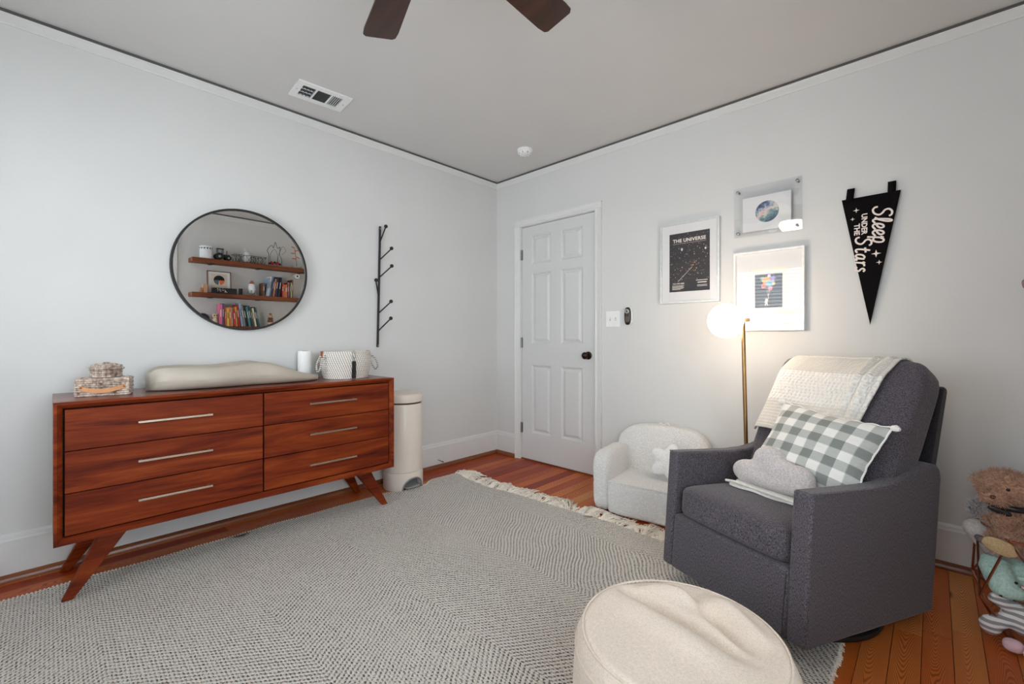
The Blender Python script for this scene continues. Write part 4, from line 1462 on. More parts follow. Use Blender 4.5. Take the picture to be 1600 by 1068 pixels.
mb.soft((KW / 2, 0.385, 0.245), (KW - 0.02, 0.13, 0.49), 5.5, 30, backfn)
mb.build('backrest', SHERPA, kid)
MB().tube(catmull([(0.05, 0.395, 0.405), (0.12, 0.405, 0.455), (KW / 2, 0.408, 0.474), (KW - 0.12, 0.405, 0.455), (KW - 0.05, 0.395, 0.405)], 8), 0.004, 8).build('back_piping', SHERPA, kid)
tg = MB().box(KW / 2 - 0.02, KW / 2 + 0.05, 0.455, 0.470, 0.485, 0.4985)
mb = MB().tube(catmull([(KW / 2 - 0.035, 0.45, 0.480), (KW / 2 - 0.02, 0.45, 0.502), (KW / 2 + 0.0, 0.45, 0.492), (KW / 2 + 0.025, 0.45, 0.503), (KW / 2 + 0.045, 0.45, 0.482)], 4), 0.005, 6)
mb.build('carry_loop', SHERPA, kid)

# white star cushion on it
star = thing('star_cushion', 'white star-shaped cushion propped in the sherpa armchair', 'cushion', (1.790, -0.300, 0.315))
WHITEFUR = m_fuzzy('white_plush', s(226, 226, 226), s(250, 250, 249), 160, 0.5, 0.006)
mb = MB()
NR = 60


def star_r(a_):
    k = (a_ / (2 * PI) * 5) % 1.0
    return 0.115 * (0.66 + 0.34 * abs(math.cos(PI * k)) ** 1.6)


rings = [0.0, 0.25, 0.45, 0.62, 0.76, 0.87, 0.95, 1.0]
vs, fs = [], []
for sg in (-1, 1):
    b0 = len(vs)
    for t in rings:
        for k in range(NR):
            a_ = 2 * PI * k / NR
            r_ = star_r(a_) * t
            vs.append((r_ * math.sin(a_), sg * 0.040 * math.sqrt(max(0, 1 - t ** 2.4)), r_ * math.cos(a_)))
    for i in range(len(rings) - 1):
        for k in range(NR):
            l = (k + 1) % NR
            fs.append((b0 + i * NR + k, b0 + i * NR + l, b0 + (i + 1) * NR + l, b0 + (i + 1) * NR + k))
mb.add(vs, fs)
o = mb.build('cushion', WHITEFUR, star, angle=100)
star.rotation_euler = (math.radians(-16), math.radians(16), math.radians(12))

# ------------------------------------------------------------------ grey glider armchair
chr_phi, chr_tilt = math.radians(67.6), math.radians(4.6)
arm = thing('armchair', 'charcoal tweed swivel armchair beside the lamp', 'armchair', (2.6615, -1.2565, 0.085))
ARMM = Matrix.Translation((2.6615, -1.2565, 0.085)) @ Matrix.Rotation(chr_phi - PI / 2, 4, 'Z') @ Matrix.Rotation(-chr_tilt, 4, 'X')
arm.matrix_world = ARMM
CW = 0.626
prof = [(0.0, 0.0), (0.760, 0.0), (0.775, 0.30), (0.785, 0.500), (0.775, 0.535), (0.750, 0.556), (0.710, 0.563), (0.655, 0.553), (0.585, 0.532), (0.52, 0.512), (0.44, 0.497), (0.34, 0.490), (0.0, 0.489)]
for sg in (0, 1):
    x0, x1 = (-0.066, 0.0) if sg == 0 else (-CW, -CW + 0.052)
    o = MB().prism(prof, 'yz', x0, x1).build('arm', CHAR, arm, bevel=0.011, seg=3, angle=35)
    pts = [(x1 - 0.004 if sg == 0 else x0 + 0.004, y, z) for y, z in prof[3:]]
    pts = [(p_[0], p_[1] * 0.993 + 0.002, p_[2] - 0.003) for p_ in pts]
    MB().tube(pts, 0.0022, 6).build('arm_seam', CHAR, o)
mb = MB().box(-CW + 0.050, -0.064, 0.0, 0.74, 0.0, 0.226)
fr = mb.build('front_rail', CHAR, arm, bevel=0.012, seg=3, angle=35)
MB().tube([(-0.072, -0.0008, 0.205), (-0.076, -0.0008, 0.1), (-0.077, -0.0008, 0.004)], 0.0014, 5).build('rail_seam', CHARD, fr)
MB().box(-CW + 0.02, -0.02, 0.02, 0.74, -0.004, 0.002).build('underside', CHARD, arm, smooth=False)


def seatfn(p, q):
    crown = 0.016 * (1 - q[0] ** 2) * (1 - q[1] ** 2) * (1 if p.z > 0 else 0)
    return (p.x, p.y, p.z + crown)


mb = MB()
mb.soft((-0.319, 0.262, 0.288), (CW - 0.124, 0.53, 0.128), 8.0, 20, seatfn)
mb.build('seat_cushion', CHAR, arm, angle=70)
# back shell
mb = MB()
bp = [(0.70, 0.20), (0.745, 0.20), (0.790, 0.50), (0.862, 0.835), (0.858, 0.853), (0.842, 0.858), (0.818, 0.850), (0.735, 0.50)]
mb.prism(bp, 'yz', -CW + 0.030, -0.022)
mb.build('back_shell', CHARD, arm, bevel=0.010, seg=3, angle=35)
# back cushion
rot = Matrix.Rotation(math.radians(-26), 3, 'X')


def backc(p, q):
    puff = 0.022 * (1 - q[0] ** 2) * (1 - q[2] ** 4) * (1 if p.y < 0 else 0.2)
    x = p.x * (1 - 0.035 * max(0, -q[2]))
    up = max(0.0, q[2])
    return (x + 0.010 * q[0] * up ** 4, p.y - puff, p.z + 0.030 * abs(q[0]) ** 4 * up ** 2)


mb = MB()
mb.soft((-0.316, 0.640, 0.642), (CW - 0.036, 0.165, 0.625), 7.5, 30, backc, rot)
bc = mb.build('back_cushion', CHAR, arm, angle=80)
for sx_ in (-1, 1):
    pts = []
    for k in range(25):
        z = -0.27 + 0.56 * k / 24
        e = abs(z) / 0.3125
        xx = ((1 - e ** 5) ** 0.2) if e < 1 else 0
        p_ = rot @ Vector((sx_ * (CW - 0.036) / 2 * 0.985 * xx * (1 - 0.035 * max(0, -z / 0.3125)), -0.030, z))
        pts.append((p_.x - 0.316, p_.y + 0.640, p_.z + 0.642))
    MB().tube(pts, 0.0028, 6).build('cushion_seam', THREAD, bc)
# swivel base stands level on the floor
sbm = bpy.data.objects.new('swivel_base', None)
Mi = ARMM.inverted()
mb = MB()
cx, cy = 2.527, -0.775
ring = [(cx + 0.285 * math.cos(2 * PI * k / 48), cy + 0.285 * math.sin(2 * PI * k / 48), 0.0225) for k in range(48)]
mb.tube(ring, 0.0115, 8, closed=True)
for k in range(2):
    a_ = PI * k / 2 + 0.4
    mb.tube([(cx - 0.28 * math.cos(a_), cy - 0.28 * math.sin(a_), 0.022), (cx + 0.28 * math.cos(a_), cy + 0.28 * math.sin(a_), 0.022)], 0.011, 8)
mb.cyl((cx, cy, 0.02), (cx, cy, 0.052), 0.05, n=20)
mb.v = [tuple(Mi @ Vector(p_)) for p_ in mb.v]
mb.build('swivel_base', BLACKM, arm)
bpy.data.objects.remove(sbm)


def on_chair(name, label, cat):
    """a thing resting on the armchair: own top-level Empty, same slant as the seat"""
    o = thing(name, label, cat)
    o.matrix_world = ARMM
    return o


# knitted throw over the back
KNIT, nt, b = newmat('cream_knit')
v = nd(nt, 'ShaderNodeTexCoord').outputs['UV']
sep = nd(nt, 'ShaderNodeSeparateXYZ', {0: v})
uu, vv = sep.outputs[0], sep.outputs[1]
rib = mth(nt, 'SINE', mth(nt, 'MULTIPLY', uu, 330))
rws = mth(nt, 'SINE', mth(nt, 'MULTIPLY', vv, 420))
wave_ = mth(nt, 'SINE', mth(nt, 'ADD', mth(nt, 'MULTIPLY', uu, 150), mth(nt, 'MULTIPLY', mth(nt, 'SINE', mth(nt, 'MULTIPLY', vv, 60)), 3.0)))
lace = noise_tex(nt, mapped(nt, v, (40, 60, 1)), 1.0, 3, 0.6, 1.0)
bandf = ramp(nt, mth(nt, 'FRACT', mth(nt, 'MULTIPLY', vv, 3.2)), [(0.0, (0, 0, 0, 1)), (0.42, (0, 0, 0, 1)), (0.5, (1, 1, 1, 1)), (0.95, (1, 1, 1, 1)), (1.0, (0, 0, 0, 1))])
hh = mth(nt, 'ADD', mth(nt, 'MULTIPLY', mth(nt, 'ADD', rib, rws), 0.12), mth(nt, 'MULTIPLY', bandf, mth(nt, 'ADD', mth(nt, 'MULTIPLY', wave_, 0.22), lace)))
setin(nt, b, Base_Color=ramp(nt, hh, [(0.0, s(228, 222, 213)), (0.45, s(252, 249, 243))]), Roughness=0.95)
b.inputs['Specular IOR Level'].default_value = 0.1
bump(nt, b, hh, 0.9, 0.008)


def cush_front(z_l, off, x=0.0):
    """point on the back cushion's front surface at cushion height z_l (cushion axes)"""
    p_ = rot @ Vector((0, -0.0825 - off, z_l))
    return (p_.y + 0.640, p_.z + 0.642)


thr = on_chair('knit_throw', 'cream knitted throw draped over the back of the armchair', 'blanket')
path = []
for zl in (-0.10, -0.02, 0.06, 0.14, 0.21):
    path.append(cush_front(zl, 0.028))
for (yy_, zz_) in ((-0.088, 0.262), (-0.066, 0.305), (-0.025, 0.329), (0.02, 0.331), (0.058, 0.315), (0.088, 0.275)):
    p_ = rot @ Vector((0, yy_ - 0.004, zz_ + 0.002))
    path.append((p_.y + 0.640, p_.z + 0.642))
path += [(0.900, 0.80), (0.908, 0.72), (0.900, 0.62)]
path = catmull(path, 4)
NP = len(path) - 1


def throw_pt(u, v):
    i = min(int(v * NP), NP - 1)
    f_ = v * NP - i
    y = path[i][0] + (path[i + 1][0] - path[i][0]) * f_
    z = path[i][1] + (path[i + 1][1] - path[i][1]) * f_
    xl = -0.612 + 0.03 * math.sin(v * 2.2)
    xr = -0.175 + 0.075 * math.sin(min(1, v * 1.25) * PI * 0.55)
    x = xl + (xr - xl) * u
    # rolled hems at the right edge
    hem = 0.013 * math.exp(-((u - 0.80) / 0.02) ** 2) + 0.020 * math.exp(-((u - 0.90 - 0.012 * math.sin(v * 17)) / 0.028) ** 2) + 0.012 * math.exp(-((u - 0.985) / 0.02) ** 2)
    w = 0.008 * mnoise.noise(Vector((u * 5, v * 7, 1.3)))
    edge_drop = -0.050 * max(0, (0.10 - u) / 0.10) ** 2
    return (x, y - (hem + w + edge_drop) * 0.8, z + (hem + w + edge_drop) * 0.45)


o = MB().grid(throw_pt, 60, 70, uv=True).build('throw', KNIT, thr, angle=100, weld=False)
md = o.modifiers.new('thick', 'SOLIDIFY')
md.thickness, md.offset = 0.007, 1.0

# gingham pillow
GING, nt, b = newmat('grey_gingham')
v = nd(nt, 'ShaderNodeTexCoord').outputs['UV']
sep = nd(nt, 'ShaderNodeSeparateXYZ', {0: v})


def gstripe(sock, n_):
    return ramp(nt, mth(nt, 'FRACT', mth(nt, 'MULTIPLY', sock, n_)), [(0, (0, 0, 0, 1)), (0.47, (0, 0, 0, 1)), (0.53, (1, 1, 1, 1)), (1, (1, 1, 1, 1))])


wn = noise_tex(nt, mapped(nt, v, (9, 80, 1)), 1.0, 2)
gs_ = mth(nt, 'MULTIPLY', mth(nt, 'ADD', gstripe(sep.outputs[0], 5.0), gstripe(sep.outputs[1], 4.6)), 0.5)
c = ramp(nt, mth(nt, 'ADD', gs_, mth(nt, 'MULTIPLY', mth(nt, 'SUBTRACT', wn, 0.5), 0.22)), [(0.0, s(246, 244, 239)), (0.5, s(194, 196, 191)), (1.0, s(140, 145, 141))])
setin(nt, b, Base_Color=c, Roughness=0.92)
b.inputs['Specular IOR Level'].default_value = 0.1
bump(nt, b, noise_tex(nt, v, 35, 4, 0.6), 0.35, 0.01)
pil = on_chair('gingham_pillow', 'grey and white gingham pillow leaning on the armchair back', 'pillow')
PWd, PHt = 0.425, 0.345
prot = Matrix.Rotation(math.radians(-30), 3, 'X') @ Matrix.Rotation(math.radians(6), 3, 'Y')


def pil_pt(sg):
    def fn(u, v_):
        a_, c2 = u * 2 - 1, v_ * 2 - 1
        t = 0.062 * (max(0.0, 1 - abs(a_) ** 2.6) ** 0.6) * (max(0.0, 1 - abs(c2) ** 2.6) ** 0.6)
        pinch = 1 - 0.07 * (1 - abs(c2)) * abs(a_) ** 2
        pinch2 = 1 - 0.09 * (1 - abs(a_)) * abs(c2) ** 2
        cr = 0.007 * mnoise.noise(Vector((a_ * 2.2, c2 * 3.0, 4 + sg))) * (1 if sg < 0 else 0.3)
        z_ = c2 * PHt / 2 * pinch2
        p_ = prot @ Vector((a_ * PWd / 2 * pinch, sg * (t + cr * (1 - max(abs(a_), abs(c2)) ** 6)), z_))
        return (p_.x - 0.255, p_.y + 0.408, p_.z + 0.565)
    return fn


MB().grid(pil_pt(-1), 40, 36, uv=True).grid(pil_pt(1), 40, 36, uv=True).build('cover', GING, pil, angle=100, weld=False)
# knotted frill along the pillow edges
mb = MB()
pe = pil_pt(-1)
for side in range(3):
    pts = []
    for k in range(40):
        t = k / 39
        p_ = {0: pe(t, 1.0), 1: pe(1.0, t), 2: pe(0.0, t)}[side]
        w = 0.0035 * math.sin(t * 46)
        pts.append((p_[0], p_[1] + w, p_[2] + w * 0.6))
    mb.tube(pts, 0.0038, 6)
mb.build('edge_ruffle', GING, pil)
for (u, v_, dx) in ((1.0, 1.0, 1), (0.0, 1.0, -1)):
    p_ = pe(u, v_)
    MB().tube([p_, (p_[0] + dx * 0.014, p_[1] - 0.004, p_[2] + 0.001), (p_[0] + dx * 0.026, p_[1] - 0.006, p_[2] - 0.002)], [0.010, 0.013, 0.006], 8).build('corner_tuft', GING, pil)

# cloud cushion
cld = on_chair('cloud_cushion', 'fluffy pale grey cloud-shaped cushion on the armchair seat', 'cushion')
CLOUD = m_fuzzy('pale_grey_plush', s(206, 197, 196), s(240, 232, 230), 150, 0.8, 0.008)
mb = MB()
for (x, z, rx, rz, ryy) in ((-0.430, 0.432, 0.078, 0.052, 0.045), (-0.365, 0.490, 0.070, 0.066, 0.050), (-0.300, 0.455, 0.095, 0.062, 0.052), (-0.235, 0.455, 0.068, 0.056, 0.046), (-0.205, 0.428, 0.055, 0.040, 0.042), (-0.32, 0.422, 0.15, 0.036, 0.048)):
    yb = 0.255 + (z - 0.40) * 0.55
    mb.ball((x, yb, z), (rx, ryy, rz), 9)
mb.build('cushion', CLOUD, cld, remesh=0.007)
# folded white blanket under it
fb = on_chair('folded_blanket', 'folded white baby blanket under the cloud cushion on the seat', 'blanket')
KN2 = plain('white_quilted_cotton', s(240, 237, 230), 0.95, nscale=70, bumps=0.6, spec=0.1)


def fold_pt(zb, zt, y0, dx):
    def fn(p, q):
        w = 0.004 * mnoise.noise(Vector((p.x * 12, p.y * 14, zb * 90)))
        return (p.x + p.y * -0.06, p.y + 0.015 * math.sin(p.x * 7 + dx), p.z + w)
    return fn


mb = MB()
mb.soft((-0.330, 0.345, 0.3725), (0.340, 0.270, 0.012), 7, 22, fold_pt(0, 0, 0, 0))
mb.build('lower_fold', KN2, fb)
mb = MB()
mb.soft((-0.320, 0.350, 0.3850), (0.330, 0.255, 0.012), 7, 22, fold_pt(1, 0, 0, 1))
mb.build('upper_fold', KN2, fb)
hem = catmull([(-0.500, 0.215, 0.380), (-0.44, 0.212, 0.388), (-0.36, 0.213, 0.386), (-0.26, 0.210, 0.387), (-0.16, 0.215, 0.384)], 6)
MB().tube(hem, 0.0055, 8).build('satin_hem', KN2, fb)

# ------------------------------------------------------------------ pouf
pouf = thing('pouf', 'round cream canvas floor pouf with a creased top in front of the armchair', 'pouf', (2.479, -1.768, 0.0115))
PR = 0.268


def pouf_fn(x, y, z):
    a_ = math.atan2(y, x)
    r_ = math.hypot(x, y)
    t = r_ / PR
    if z > 0.20:
        # sagging, creased cloth inside the rim
        inner = max(0.0, 1 - (t / 0.96) ** 4)
        sag = -0.012 * inner
        X, Y_ = x / PR, y / PR

        def ridge(x0, y0, x1, y1, wd, am):
            dx, dy = x1 - x0, y1 - y0
            L2 = dx * dx + dy * dy
            k = max(0, min(1, ((X - x0) * dx + (Y_ - y0) * dy) / L2))
            d = math.hypot(X - x0 - k * dx, Y_ - y0 - k * dy)
            return am * math.exp(-(d / wd) ** 2) * math.sin(PI * min(1, 0.15 + k * 0.8))
        cre = ridge(-0.72, 0.30, 0.62, 0.10, 0.085, -0.052) + ridge(-0.60, 0.52, 0.30, 0.62, 0.10, 0.030) + ridge(-0.75, 0.10, 0.50, -0.20, 0.16, 0.022)
        cre += ridge(-0.15, 0.66, 0.62, 0.24, 0.075, -0.042) + ridge(0.05, 0.75, 0.72, 0.38, 0.10, 0.024) + ridge(-0.78, 0.48, -0.45, 0.72, 0.07, -0.03)
        z += (sag + cre) * min(1, inner * 1.6) + 0.004 * mnoise.noise(Vector((x * 9, y * 9, 0)))
    else:
        k = 1 + 0.010 * math.sin(a_ * 5 + 1) * math.sin(PI * z / 0.3) + 0.012 * mnoise.noise(Vector((x * 6, y * 6, z * 6)))
        x, y = x * k, y * k
    return (x, y, z)


prof = [(0.02, 0.0), (0.20, 0.0), (0.235, 0.006), (0.252, 0.030), (0.264, 0.075), (0.270, 0.13), (0.270, 0.19), (0.268, 0.235), (0.263, 0.268), (0.253, 0.290), (0.240, 0.302)]
prof += [(0.240 - 0.235 * i / 40, 0.304 + 0.012 * math.sin(PI / 2 * i / 40)) for i in range(1, 41)]
MB().lathe(prof, 120, fn=pouf_fn).build('body', CANVAS, pouf, angle=100)
for r0, z0 in ((0.2655, 0.2555), (0.2470, 0.2985)):
    pts = [(r0 * math.cos(2 * PI * k / 90), r0 * math.sin(2 * PI * k / 90), z0) for k in range(90)]
    MB().tube(pts, 0.0032, 6, closed=True).build('piping', CANVAS, pouf)
for a_ in (2.75, 0.6, 4.6):
    pts = [pouf_fn(r_ * 1.002 * math.cos(a_), r_ * 1.002 * math.sin(a_), z) for r_, z in prof[3:9]]
    MB().tube(pts, 0.002, 5).build('side_seam', CANVAS, pouf)

# ------------------------------------------------------------------ wire basket of soft toys
BX, BY = 3.268, -0.470
wbk = thing('wire_basket', 'faceted copper wire basket holding soft toys at the right', 'basket', (BX, BY, 0.0))


def hexa(r_, z, off):
    return [Vector((r_ * math.cos(off + PI / 3 * k), r_ * math.sin(off + PI / 3 * k), z)) for k in range(6)]


top_h, mid_h, bot_h = hexa(0.200, 0.375, math.radians(170)), hexa(0.232, 0.150, math.radians(212)), hexa(0.150, 0.0045, math.radians(170))
for nm_, ring in (('top_ring', top_h), ('bottom_ring', bot_h)):
    mb = MB()
    for k in range(6):
        mb.tube([ring[k], ring[(k + 1) % 6]], 0.0042, 6)
    mb.build(nm_, COPPER, wbk)
for k in range(6):
    for p0, p1 in ((top_h[k], mid_h[k]), (top_h[(k + 1) % 6], mid_h[k]), (mid_h[k], bot_h[k]), (mid_h[k], bot_h[(k + 1) % 6])):
        MB().tube([p0, p1], 0.0038, 6).build('wire', COPPER, wbk)

FURB = m_fuzzy('brown_teddy_fur', s(172, 122, 94), s(226, 176, 144), 130, 1.0, 0.010)
FURG = m_fuzzy('grey_teddy_fur', s(150, 146, 152), s(216, 210, 212), 130, 1.0, 0.010)
SOLE = m_fuzzy('tan_sole', s(176, 150, 112), s(204, 178, 138), 200, 0.4, 0.004)
SATINB = plain('black_satin', s(18, 18, 20), 0.3, bumps=0)
EYE = plain('glossy_eye', s(22, 16, 14), 0.15, bumps=0)
NOSE = plain('brown_nose', s(92, 48, 40), 0.5)
MINT = m_fabric('mint_plush', s(160, 196, 186), s(198, 226, 216), 200, bs=0.3)
CREAMP = m_fabric('cream_plush', s(226, 218, 204), s(246, 240, 230), 200, bs=0.3)
PALEP = m_fabric('pale_grey_jersey', s(196, 190, 186), s(226, 222, 218), 200, bs=0.3)
ZEB = m_stripes('grey_white_stripes', s(236, 234, 232), s(150, 150, 154), 2, 0.020, 0.5, 0.5)
PINKP = plain('pink_plush', s(232, 196, 206), 0.9, bumps=0.2)
GREYEAR = plain('dark_grey_plush', s(112, 110, 116), 0.9, bumps=0.2)



def fur(name, mat, parent, balls, n_, ln, r_, seed):
    """short curly tufts over the union of a toy's rounded masses"""
    rg = random.Random(seed)
    wts = [max(b[1]) ** 2 for b in balls]
    mb = MB()
    cnt = 0
    while cnt < n_:
        i = rg.choices(range(len(balls)), wts)[0]
        c, r = balls[i]
        d = Vector((rg.gauss(0, 1), rg.gauss(0, 1), rg.gauss(0, 1))).normalized()
        p = Vector(c) + Vector((d.x * r[0], d.y * r[1], d.z * r[2])) * 0.97
        if any(sum(((p[k] - c2[k]) / r2[k]) ** 2 for k in range(3)) < 0.85 for j, (c2, r2) in enumerate(balls) if j != i):
            cnt += 0.2
            continue
        side = Vector((rg.gauss(0, 1), rg.gauss(0, 1), rg.gauss(0, 1))).normalized() * ln * 0.75
        q1 = p + d * ln * 0.55 + side * 0.3
        q2 = p + d * ln * 0.9 + side
        mb.tube([p, q1, q2], [r_, r_ * 0.8, r_ * 0.3], 3, caps=False)
        cnt += 1
    o = mb.build(name, mat, parent, weld=False)
    o['kind'] = 'stuff'
    return o


ted = thing('teddy_bear', 'curly brown teddy bear with a black ribbon sitting on top of the toy basket', 'soft toy', (3.19, -0.500, 0.34))
tx, ty, tz = 3.19, -0.500, 0.34
L = lambda x, y, z: (x - tx, y - ty, z - tz)
mb = MB()
mb.ball(L(3.140, -0.515, 0.530), (0.073, 0.066, 0.062), 9)
mb.ball(L(3.108, -0.575, 0.508), (0.034, 0.030, 0.028), 7)
mb.ball(L(3.072, -0.500, 0.545), (0.018, 0.013, 0.018), 5)
mb.ball(L(3.205, -0.495, 0.565), (0.020, 0.013, 0.020), 5)
mb.ball(L(3.190, -0.475, 0.430), (0.070, 0.060, 0.075), 9)
mb.tube([L(3.175, -0.51, 0.455), L(3.140, -0.555, 0.428), L(3.105, -0.585, 0.420)], [0.026, 0.027, 0.024], 10)
mb.tube([L(3.245, -0.50, 0.455), L(3.275, -0.555, 0.420)], [0.028, 0.026], 10)
mb.tube([L(3.180, -0.50, 0.385), L(3.150, -0.56, 0.365), L(3.125, -0.595, 0.352)], [0.034, 0.038, 0.042], 10)
mb.tube([L(3.225, -0.50, 0.385), L(3.25, -0.57, 0.365)], [0.034, 0.040], 10)
mb.build('body', FURB, ted, remesh=0.006)
TB = [(L(3.140, -0.515, 0.530), (0.073, 0.066, 0.062)), (L(3.108, -0.575, 0.508), (0.034, 0.030, 0.028)), (L(3.072, -0.500, 0.545), (0.018, 0.013, 0.018)), (L(3.205, -0.495, 0.565), (0.020, 0.013, 0.020)), (L(3.190, -0.475, 0.430), (0.070, 0.060, 0.075)),
      (L(3.155, -0.535, 0.440), (0.030, 0.030, 0.026)), (L(3.115, -0.575, 0.424), (0.030, 0.028, 0.024)), (L(3.155, -0.555, 0.367), (0.042, 0.042, 0.036)), (L(3.128, -0.588, 0.354), (0.044, 0.036, 0.040)), (L(3.24, -0.55, 0.37), (0.042, 0.050, 0.038)), (L(3.262, -0.53, 0.436), (0.030, 0.040, 0.028))]
fur('fur', FURB, ted, TB, 5200, 0.012, 0.0013, 5)
mb = MB()
mb.soft(L(3.118, -0.628, 0.350), (0.090, 0.018, 0.052), 2.3, 8, rot=Matrix.Rotation(math.radians(18), 3, 'Y'))
mb.build('foot_sole', SOLE, ted)
MB().ball(L(3.102, -0.604, 0.512), (0.0085, 0.006, 0.007), 5).build('nose', NOSE, ted)
for ex, ey in ((3.082, -0.552), (3.134, -0.582)):
    MB().ball(L(ex + 0.006, ey, 0.540), 0.0052, 5).build('eye', EYE, ted)
pts = [L(3.155 + 0.060 * math.cos(a_), -0.505 + 0.062 * math.sin(a_), 0.475 + 0.004 * math.sin(a_)) for a_ in [2 * PI * k / 24 for k in range(24)]]
MB().tube(pts, 0.010, 8, closed=True, flat=(0.6, 0.6, 1.0)).build('neck_ribbon', SATINB, ted)
mb = MB()
mb.soft(L(3.120, -0.585, 0.462), (0.060, 0.010, 0.018), 3, 6, rot=Matrix.Rotation(math.radians(16), 3, 'Y'))
mb.build('ribbon_bow', SATINB, ted)

gp = thing('grey_bear', 'curly grey soft toy squeezed behind the brown teddy, one paw showing', 'soft toy', (3.16, -0.45, 0.33))
mb = MB()
mb.ball((-0.012, -0.015, 0.065), (0.05, 0.045, 0.055), 8)
mb.tube([(-0.02, -0.03, 0.095), (-0.055, -0.055, 0.108), (-0.080, -0.062, 0.108)], [0.024, 0.028, 0.031], 10)
mb.tube([(-0.02, -0.02, 0.03), (-0.03, -0.09, 0.005)], [0.028, 0.026], 10)
mb.build('body', FURG, gp, remesh=0.006)
fur('fur', FURG, gp, [((-0.080, -0.062, 0.108), (0.032, 0.031, 0.031)), ((-0.05, -0.050, 0.105), (0.030, 0.028, 0.028)), ((-0.012, -0.015, 0.065), (0.05, 0.045, 0.055))], 1600, 0.012, 0.0013, 6)
for k in range(3):
    MB().tube([(-0.107, -0.078 + k * 0.012, 0.100), (-0.112, -0.076 + k * 0.012, 0.110)], 0.0022, 5).build('paw_stitch', GREYEAR, gp)

wp = thing('grey_eared_plush', 'smooth off-white soft toy with a dark grey ear at the left of the toy basket', 'soft toy', (3.09, -0.455, 0.27))
mb = MB()
mb.ball((-0.020, 0.0, 0.075), (0.040, 0.040, 0.036), 8)
mb.tube([(-0.022, 0.0, 0.065), (0.005, 0.0, 0.03), (0.06, 0.01, -0.02)], [0.034, 0.032, 0.04], 10)
mb.build('body', PALEP, wp, remesh=0.006)
mb = MB()
mb.soft((-0.008, -0.044, 0.050), (0.046, 0.014, 0.026), 2.2, 7, rot=Matrix.Rotation(math.radians(35), 3, 'Y'))
mb.build('ear', GREYEAR, wp)

mt = thing('mint_hippo', 'mint green hippo soft toy with its head hanging out of the toy basket', 'soft toy', (3.16, -0.50, 0.15))
mb = MB()
mb.ball((0.02, 0.0, 0.06), (0.085, 0.07, 0.075), 9)
mb.tube([(-0.045, -0.035, 0.125), (-0.050, -0.050, 0.100), (-0.038, -0.072, 0.070), (-0.020, -0.085, 0.045)], [0.040, 0.043, 0.042, 0.036], 12)
mb.ball((-0.022, -0.088, 0.043), (0.046, 0.034, 0.030), 8)
mb.tube([(0.05, -0.06, 0.05), (0.075, -0.085, 0.0), (0.095, -0.09, -0.045)], [0.04, 0.042, 0.03], 10)
mb.build('body', MINT, mt, remesh=0.006)
for dx, dz in ((-0.040, 0.030), (-0.008, 0.026)):
    MB().ball((dx, -0.122, dz), (0.0045, 0.003, 0.003), 4).build('nostril', EYE, mt)
MB().ball((-0.004, -0.112, 0.084), 0.0045, 4).build('eye', EYE, mt)
mb = MB()
mb.soft((0.010, -0.103, 0.100), (0.022, 0.012, 0.016), 2.2, 5)
mb.build('ear', MINT, mt)

un = thing('cream_unicorn', 'cream unicorn soft toy with a pink and black striped horn in the toy basket', 'soft toy', (3.255, -0.60, 0.16))
mb = MB()
mb.ball((0.0, 0.0, 0.075), (0.065, 0.045, 0.042), 8)
mb.tube([(0.0, 0.0, 0.075), (-0.028, -0.012, 0.066)], [0.042, 0.030], 10)
mb.tube([(0.03, 0.02, 0.07), (0.07, 0.05, 0.02)], [0.045, 0.055], 10)
mb.build('body', CREAMP, un, remesh=0.006)
mb = MB()
mb.tube([(-0.042, -0.026, 0.076), (-0.092, -0.046, 0.076)], [0.011, 0.003], 10)
mb.build('horn', m_stripes('pink_black_horn', s(236, 186, 176), s(24, 20, 22), 0, 0.013, 0.55, 0.1), un)
mb = MB()
mb.tube([(-0.03, -0.035, 0.10), (-0.055, -0.05, 0.112), (-0.07, -0.055, 0.10)], [0.014, 0.014, 0.004], 8)
mb.build('ear', CREAMP, un)
MB().ball((-0.045, -0.045, 0.060), 0.004, 4).build('eye', EYE, un)

zb = thing('striped_zebra', 'grey and white striped zebra soft toy with legs poking through the basket wires', 'soft toy', (3.17, -0.56, 0.004))
mb = MB()
mb.ball((0.035, 0.01, 0.085), (0.085, 0.06, 0.055), 9)
mb.tube([(-0.01, 0.0, 0.125), (-0.045, -0.015, 0.140), (-0.075, -0.018, 0.150)], [0.026, 0.024, 0.015], 10)
mb.tube([(-0.02, -0.01, 0.09), (-0.060, -0.025, 0.062)], [0.026, 0.024], 10)
mb.ball((-0.072, -0.030, 0.052), (0.031, 0.026, 0.034), 8)
mb.tube([(0.04, -0.03, 0.06), (0.05, -0.075, 0.035), (0.045, -0.10, 0.02)], [0.032, 0.028, 0.020], 10)
mb.build('body', ZEB, zb, remesh=0.006)
mb = MB()
mb.soft((-0.022, -0.070, 0.022), (0.052, 0.040, 0.042), 2.4, 7)
mb.build('hoof', PINKP, zb)
mb = MB()
mb.tube(catmull([(0.010, -0.085, 0.030), (0.002, -0.105, 0.024), (0.012, -0.125, 0.010), (0.026, -0.132, 0.007)], 4), 0.0065, 8)
mb.build('tail', CREAMP, zb)
MB().box(0.050, 0.075, -0.118, -0.117, 0.040, 0.062).build('cloth_label', PAPER, zb, smooth=False)

